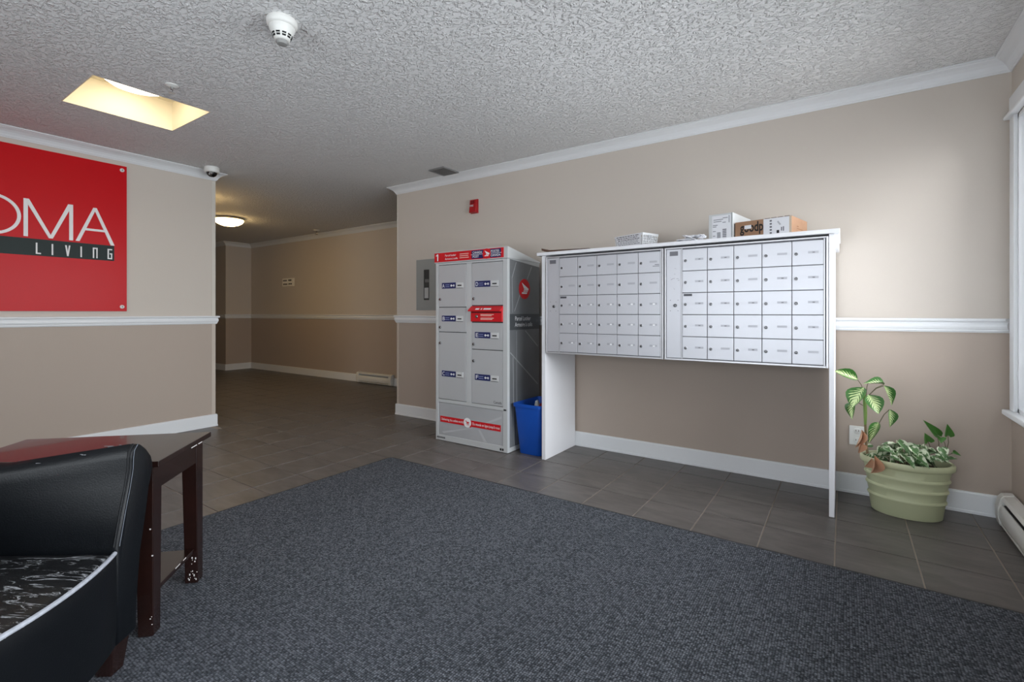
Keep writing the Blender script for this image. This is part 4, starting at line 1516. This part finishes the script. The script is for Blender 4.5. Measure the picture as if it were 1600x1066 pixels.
# trailing pothos: leaves over the soil and the rim
rr = random.Random(21)
n_l = 0
for k in range(300):
    if n_l >= 48:
        break
    a, q = rr.uniform(0, 2 * math.pi), math.sqrt(rr.random())
    x, y = q * .158 * math.cos(a), q * .100 * math.sin(a)
    h_ = .300 + .090 * (1 - q) + rr.uniform(-.03, .04)
    if x < -.11 and y < 0.02 and rr.random() < .4:
        continue
    d = Vector((x + rr.uniform(-.12, .12), y * 1.3 - .05 + rr.uniform(-.10, .08), rr.uniform(-.07, .08))).normalized()
    L = rr.uniform(.050, .078)
    base = po + Vector((x, y, h_))
    if x + d.x * L > .205:
        L *= .6
    tip = base + d * L
    if tip.y > 3.655 or base.y > 3.64:
        continue
    put_leaf(LP[rr.randrange(3)], base, tip, L * rr.uniform(.58, .80), (rr.uniform(-.5, .5), rr.uniform(-.9, -.1), 1.0))
    if n_l % 2 == 0:
        MB(po).tube([po + Vector((x * .6, y * .6, .262)), po + Vector((x * .85, y * .85, (h_ + .262) / 2 + .01)), base], .0018, 5).build('vine', pet if n_l % 4 else stem_g, pt, smooth=True)
    n_l += 1
for (bx, by, tx, ty, va, w_, me, st_) in ((1464, 680, 1444.5, 657.5, 3.52, .044, LG[0], (1466, 706)), (1481, 680, 1481, 664, 3.50, .042, LG[0], (1479, 704)),
                                          (1470, 684, 1471, 692, 3.50, .040, LG[0], (1478, 700)), (1450, 690, 1446, 678, 3.50, .048, LG[0], (1452, 706)),
                                          (1490, 707, 1501, 712, 3.48, .020, LG[0], (1478, 712))):
    p0, p1 = at(bx, by, va), at(tx, ty, va - .03)
    put_leaf(me, p0, p1, w_, (.1, -1, .25))
    MB(po).tube([at(*st_, va), at((bx + st_[0]) / 2 + 2, (by + st_[1]) / 2, va), p0], .0018, 5).build('vine', pet, pt, smooth=True)
# cream-edged leaves spilling over the front rim, the withered leaves
for (bx, by, tx, ty, va, vb, w_) in ((1428, 712, 1453, 729, 3.36, 3.305, .042), (1416, 716, 1430, 731, 3.36, 3.31, .040), (1404, 690, 1424, 711, 3.37, 3.33, .040), (1462, 712, 1485, 722, 3.36, 3.33, .036),
                                     (1424, 700, 1436, 712, 3.36, 3.32, .045), (1470, 700, 1478, 716, 3.37, 3.33, .050), (1380, 700, 1400, 708, 3.36, 3.33, .034), (1392, 715, 1412, 722, 3.36, 3.33, .030)):
    put_leaf(LP[0], at(bx, by, va), at(tx, ty, vb), w_, (.1, -.8, 1))
for (bx, by, tx, ty, va, vb, w_) in ((1366, 712, 1366, 743, 3.335, 3.325, .050), (1362, 716, 1353, 732, 3.34, 3.335, .040), (1346, 672, 1341, 700, 3.40, 3.37, .028), (1345, 692, 1344, 708, 3.38, 3.36, .040)):
    put_leaf(LBn[0], at(bx, by, va), at(tx, ty, vb), w_, (.3, -1, .2))

# ------------------------------------------------------------------ side table (45 degrees to the walls)
wood = mat('dark_espresso_wood', (27, 16, 14), .22, coat=.25, var=(12, (36, 19, 16), .3))
q2 = math.sqrt(.5)
TF0, TF1, TS0, TS1, TZ = -1.56, -.885, -2.263, -1.845, .612
cF, cS = (TF0 + TF1) / 2, (TS0 + TS1) / 2
t = thing('side_table', 'dark espresso wooden side table with a lower shelf behind the armchair', 'table', ((cF + cS) * q2, (cF - cS) * q2, .012), R(45))
# local x = F, local y = -S
hx, hy = (TF1 - TF0) / 2, (TS1 - TS0) / 2
Z0 = .012
MB().box(-hx, hx, -hy, hy, TZ - Z0 - .020, TZ - Z0).build('tabletop', wood, t, bevel=.002)
lg = .058
for sx_ in (-1, 1):
    for sy in (-1, 1):
        ox = (hx - .020) * sx_
        oy = (hy - .030) * sy if sy > 0 else (hy - .006) * sy
        x0, x1 = sorted((ox, ox - lg * sx_))
        y0, y1 = sorted((oy, oy - lg * sy))
        tx = .010
        L = MB().hexa([(x0 + (tx if sx_ > 0 else 0), y0 + (tx if sy > 0 else 0), 0), (x1 - (tx if sx_ < 0 else 0), y0 + (tx if sy > 0 else 0), 0),
                       (x1 - (tx if sx_ < 0 else 0), y1 - (tx if sy < 0 else 0), 0), (x0 + (tx if sx_ > 0 else 0), y1 - (tx if sy < 0 else 0), 0)],
                      [(x0, y0, TZ - Z0 - .020), (x1, y0, TZ - Z0 - .020), (x1, y1, TZ - Z0 - .020), (x0, y1, TZ - Z0 - .020)]).build('leg', wood, t, bevel=.003)
        r_ = random.Random(sx_ * 3 + sy)
        if sx_ > 0:
            for k in range(16):
                zz = .012 + .10 * r_.random() ** 1.5
                w_ = r_.uniform(.0015, .005)
                if sy > 0:
                    xx = r_.uniform(x0 + .014, x1 - .004)
                    MB().box(xx, xx + w_, y0 + .0035 - .0006 if 0 else y0 + tx * (1 - zz / .58) - .0012, y0 + tx * (1 - zz / .58) + .001, zz, zz + w_ * r_.uniform(.8, 2.4)).build('paint_chip', mat('chip_white', (208, 206, 204), .6), L)
                elif k < 5:
                    xx = r_.uniform(x1 - .012, x1 - .002)
                    MB().box(xx, xx + w_, y0 - .0006, y0 + .001, zz + (.26 if k < 2 else 0), zz + (.26 if k < 2 else 0) + w_ * .9).build('paint_chip', mat('chip_white', (208, 206, 204), .6), L)
za, zb_ = TZ - Z0 - .105, TZ - Z0 - .020
MB().box(hx - .045, hx - .023, -hy + .064, hy - .088, za, zb_).build('apron', wood, t)
MB().box(-hx + .023, -hx + .045, -hy + .064, hy - .088, za, zb_).build('apron', wood, t)
MB().box(-hx + .078, hx - .078, -hy + .010, -hy + .032, za, zb_).build('apron', wood, t)
MB().box(-hx + .078, hx - .078, hy - .055, hy - .033, za, zb_).build('apron', wood, t)
MB().box(-hx + .030, hx - .030, -hy + .064, hy - .088, .128, .144).build('lower_shelf', wood, t, bevel=.002)
for (y0, y1) in ((-.030, .006), (.03, .052)):
    MB().box(hx - .0298, hx - .0288, y0, y1, .142, .1448).build('edge_chip', mat('chip_white', (208, 206, 204), .6), t)
    MB().box(hx - .0008, hx + .0004, y0 + .06, y1 + .07, TZ - Z0 - .0215, TZ - Z0 - .018).build('edge_chip', mat('chip_white', (208, 206, 204), .6), t)

# ------------------------------------------------------------------ tub armchair
def leather(name, worn):
    m = bpy.data.materials.new(name)
    m.use_nodes = True
    nt = m.node_tree
    bs = nt.nodes['Principled BSDF']
    bs.inputs['Roughness'].default_value = .40
    bs.inputs['Specular IOR Level'].default_value = .34
    tc = nt.nodes.new('ShaderNodeTexCoord')
    v = nt.nodes.new('ShaderNodeTexVoronoi')
    v.inputs['Scale'].default_value = 260
    nt.links.new(tc.outputs['Object'], v.inputs['Vector'])
    bp = nt.nodes.new('ShaderNodeBump')
    bp.inputs['Strength'].default_value = .10
    bp.inputs['Distance'].default_value = .002
    nt.links.new(v.outputs['Distance'], bp.inputs['Height'])
    nt.links.new(bp.outputs['Normal'], bs.inputs['Normal'])
    bs.inputs['Base Color'].default_value = lin((9, 12, 16))
    if worn:
        mp = nt.nodes.new('ShaderNodeMapping')
        mp.inputs['Rotation'].default_value = (0, 0, R(-28))
        mp.inputs['Scale'].default_value = (2.2, 11, 1)
        nt.links.new(tc.outputs['Object'], mp.inputs['Vector'])
        n = nt.nodes.new('ShaderNodeTexNoise')
        n.inputs['Scale'].default_value = 2.6
        n.inputs['Detail'].default_value = 7
        n.inputs['Roughness'].default_value = .62
        n.inputs['Distortion'].default_value = 1.2
        nt.links.new(mp.outputs[0], n.inputs['Vector'])
        # thin cracks: narrow band of the noise value
        s1 = nt.nodes.new('ShaderNodeMath')
        s1.operation = 'SUBTRACT'
        s1.inputs[1].default_value = .52
        nt.links.new(n.outputs['Fac'], s1.inputs[0])
        s2 = nt.nodes.new('ShaderNodeMath')
        s2.operation = 'ABSOLUTE'
        nt.links.new(s1.outputs[0], s2.inputs[0])
        n2 = nt.nodes.new('ShaderNodeTexNoise')
        n2.inputs['Scale'].default_value = 9
        n2.inputs['Detail'].default_value = 3
        nt.links.new(tc.outputs['Object'], n2.inputs['Vector'])
        wd = nt.nodes.new('ShaderNodeMapRange')
        wd.inputs['From Min'].default_value = .45
        wd.inputs['From Max'].default_value = .66
        wd.inputs['To Min'].default_value = .0
        wd.inputs['To Max'].default_value = .036
        nt.links.new(n2.outputs['Fac'], wd.inputs['Value'])
        ls = nt.nodes.new('ShaderNodeMath')
        ls.operation = 'LESS_THAN'
        nt.links.new(s2.outputs[0], ls.inputs[0])
        nt.links.new(wd.outputs[0], ls.inputs[1])
        mx = nt.nodes.new('ShaderNodeMix')
        mx.data_type = 'RGBA'
        mx.inputs['A'].default_value = lin((26, 27, 29))
        mx.inputs['B'].default_value = lin((160, 163, 167))
        nt.links.new(ls.outputs[0], mx.inputs['Factor'])
        nt.links.new(mx.outputs['Result'], bs.inputs['Base Color'])
    return m


LEA, LEAW = leather('black_leather', False), leather('cracked_black_leather', True)
PIPE = mat('worn_white_piping', (188, 192, 202), .55, var=(60, (150, 154, 164), .3))
ch = thing('tub_armchair', 'worn black leather tub armchair with cracked seat and pale piping', 'armchair', (-1.906, .111, .012), R(36))
CZ0 = .012
YI, XF, XS = .285, .300, -.050     # inner half width, front of the arm, where the back curve starts
# inner line of the shell from the left arm round the back to the right arm
path = []
for k in range(9):
    path.append((Vector((XF + (XS - XF) * k / 8, YI)), Vector((0, 1)), k / 8 * .5))
for k in range(1, 25):
    a = R(90 + 180 * k / 24)
    path.append((Vector((XS + YI * math.cos(a), YI * math.sin(a))), Vector((math.cos(a), math.sin(a))), .5 + .5 * (1 - abs(k - 12) / 12)))
for k in range(1, 9):
    path.append((Vector((XS + (XF - XS) * k / 8, -YI)), Vector((0, -1)), (1 - k / 8) * .5))


def shell_profile(s):
    """s = 0 at the arm front, .5 where the back begins, 1 in the middle of the back -> [(out, z)]"""
    front = [(0, .105), (0, .30), (0, .41), (.022, .50), (.044, .58), (.055, .63), (.056, .66), (.060, .685), (.076, .702), (.100, .697), (.126, .675), (.150, .645),
             (.158, .615), (.150, .58), (.139, .55), (.122, .46), (.096, .35), (.081, .22), (.075, .105)]
    k = max(0, (s - .5) / .5)
    z_ = .652 + .085 * k * k * (3 - 2 * k)
    back = [(0, .105), (0, .30), (0, .41), (.004, .50), (.010, z_ - .10), (.014, z_ - .06), (.018, z_ - .03), (.028, z_ - .012), (.050, z_), (.070, z_ - .003), (.088, z_ - .014),
            (.100, z_ - .04), (.104, z_ - .07), (.104, z_ - .10), (.102, .50), (.100, .44), (.100, .35), (.098, .22), (.094, .105)]
    f = min(1, s / .5)
    return [(a0 + (b0 - a0) * f, a1 + (b1 - a1) * f) for (a0, a1), (b0, b1) in zip(front, back)]


b = MB()
rings = []
for i, (p, nr, s) in enumerate(path):
    rings.append([Vector((p.x + nr.x * d, p.y + nr.y * d, z - CZ0)) for d, z in shell_profile(s)])
# rounded front ends
def end_cap(ring, sgn):
    c = sum(ring, Vector()) / len(ring)
    out = []
    for f, sc in ((.010, .985), (.017, .955), (.020, .90)):
        out.append([Vector((p.x + f, c.y + (p.y - c.y) * sc, c.z + (p.z - c.z) * (1 - (1 - sc) * .35))) for p in ring])
    return out
e0 = end_cap(rings[0], 1)
e1 = end_cap(rings[-1], -1)
allr = list(reversed(e0)) + rings + e1
m_ = len(allr[0])
vs_ = [p for g in allr for p in g]
fs_ = [tuple(range(m_)), tuple(reversed(range((len(allr) - 1) * m_, len(allr) * m_)))]
for j in range(len(allr) - 1):
    for i in range(m_):
        i2 = (i + 1) % m_
        fs_.append((j * m_ + i, j * m_ + i2, (j + 1) * m_ + i2, (j + 1) * m_ + i))
b.add(vs_, fs_).build('shell', LEA, ch, smooth=True)


def front_x(y):
    return .314 + .058 * (1 - (abs(y) / .30) ** 2)


# front apron, bulging
NA = 24
prof = [(-.05, .105), (-.010, .105), (-.003, .112), (0, .16), (0, .34), (-.002, .375), (-.008, .388), (-.05, .388)]
vs_ = []
for k in range(NA + 1):
    y = -(YI - .002) + 2 * (YI - .002) * k / NA
    for dx, z in prof:
        vs_.append((front_x(y) + dx, y, z - CZ0))
m_ = len(prof)
fs_ = [tuple(range(m_)), tuple(reversed(range(NA * m_, (NA + 1) * m_)))]
for k in range(NA):
    for i in range(m_):
        i2 = (i + 1) % m_
        fs_.append((k * m_ + i, (k + 1) * m_ + i, (k + 1) * m_ + i2, k * m_ + i2))
MB().add(vs_, fs_).build('front_apron', LEA, ch, smooth=True)
# seat cushion
N1, N2 = 28, 10
vs_, fs_ = [], []
outl = [(front_x(y) - .006, y) for y in [-(YI - .005) + 2 * (YI - .005) * k / 20 for k in range(21)]]
outl += [(XF - .02 - (XF - XS) * k / 6, (YI - .0045)) for k in range(0, 7)]
outl += [(XS - .02 + (YI - .0045) * math.cos(R(90 + 180 * k / 16)) + .02 * (1 if 0 else 0), (YI - .0045) * math.sin(R(90 + 180 * k / 16))) for k in range(1, 16)]
outl += [(XS - .02 + (XF - XS) * k / 6, -(YI - .0045)) for k in range(0, 7)]
no = len(outl)
cxs, cys = .02, 0
for rfac in (1.0, .97, .90, .75, .5, .25):
    z = .392 + .016 * (1 - rfac ** 4) if rfac < 1 else .386
    for (x, y) in outl:
        vs_.append((cxs + (x - cxs) * rfac, cys + (y - cys) * rfac, z - CZ0))
vs_.append((cxs, cys, .410 - CZ0))
for (x, y) in outl:
    vs_.append((x, y, .30 - CZ0))
for j in range(5):
    for i in range(no):
        i2 = (i + 1) % no
        fs_.append((j * no + i, j * no + i2, (j + 1) * no + i2, (j + 1) * no + i))
ctr = 6 * no
for i in range(no):
    fs_.append((5 * no + i, 5 * no + (i + 1) % no, ctr))
    fs_.append((ctr + 1 + i, ctr + 1 + (i + 1) % no, (i + 1) % no, i))
fs_.append(tuple(reversed(range(ctr + 1, ctr + 1 + no))))
seat = MB().add(vs_, fs_).build('seat_cushion', LEAW, ch, smooth=True)
MB().tube([(front_x(y) - .004, y, .393 - CZ0) for y in [-(YI - .004) + 2 * (YI - .004) * k / 30 for k in range(31)]], .0062, 8).build('seat_piping', PIPE, ch, smooth=True)
# seams along the front edge of each arm
for ring, sg in ((rings[0], 1), (rings[-1], -1)):
    pr = [Vector((p.x + .012, p.y - sg * .001, p.z)) for p in ring[2:9]]
    MB().tube(pr, .0035, 8).build('arm_seam', LEA, ch, smooth=True)
    pr = [Vector((p.x + .020, p.y + sg * .010, p.z - .002)) for p in ring[2:9]]
    MB().tube(pr, .0012, 6).build('stitching', mat('grey_stitching', (96, 102, 112), .6), ch, smooth=True)
# scuffs on the arm crest
chip = mat('scuff_pale', (112, 114, 118), .6)
rs = random.Random(3)
for k in range(12):
    j = rs.choice((0, 0, 1, 1, 2, 3, 5, 7))
    i = rs.choice((7, 8, 8, 9))
    p = rings[j][i].lerp(rings[min(j + 1, len(rings) - 1)][i], rs.random())
    q = rings[j][i + 1]
    c = p.lerp(Vector((p.x, q.y, q.z)), rs.random())
    l_, w_ = rs.uniform(.004, .018), rs.uniform(.0004, .0010)
    MB().box(c.x - l_ / 2, c.x + l_ / 2, c.y - w_, c.y + w_, c.z - .0010, c.z + .0006).build('scuff', chip, ch)
for sx_, sy in ((1, 1), (1, -1), (-1, 1), (-1, -1)):
    cx_, cy_ = (.275, .315 * sy) if sx_ > 0 else (-.26, .22 * sy)
    a, c = .035, .024
    MB().hexa([(cx_ - c, cy_ - c, 0), (cx_ + c, cy_ - c, 0), (cx_ + c, cy_ + c, 0), (cx_ - c, cy_ + c, 0)],
              [(cx_ - a, cy_ - a, .098), (cx_ + a, cy_ - a, .098), (cx_ + a, cy_ + a, .098), (cx_ - a, cy_ + a, .098)]).build('leg', wood, ch, bevel=.003)
MB().prism([(x * .93, y * .93) for x, y in outl], lambda x, y, d: (x, y, .090 + d), .06).build('base_board', LEA, ch)
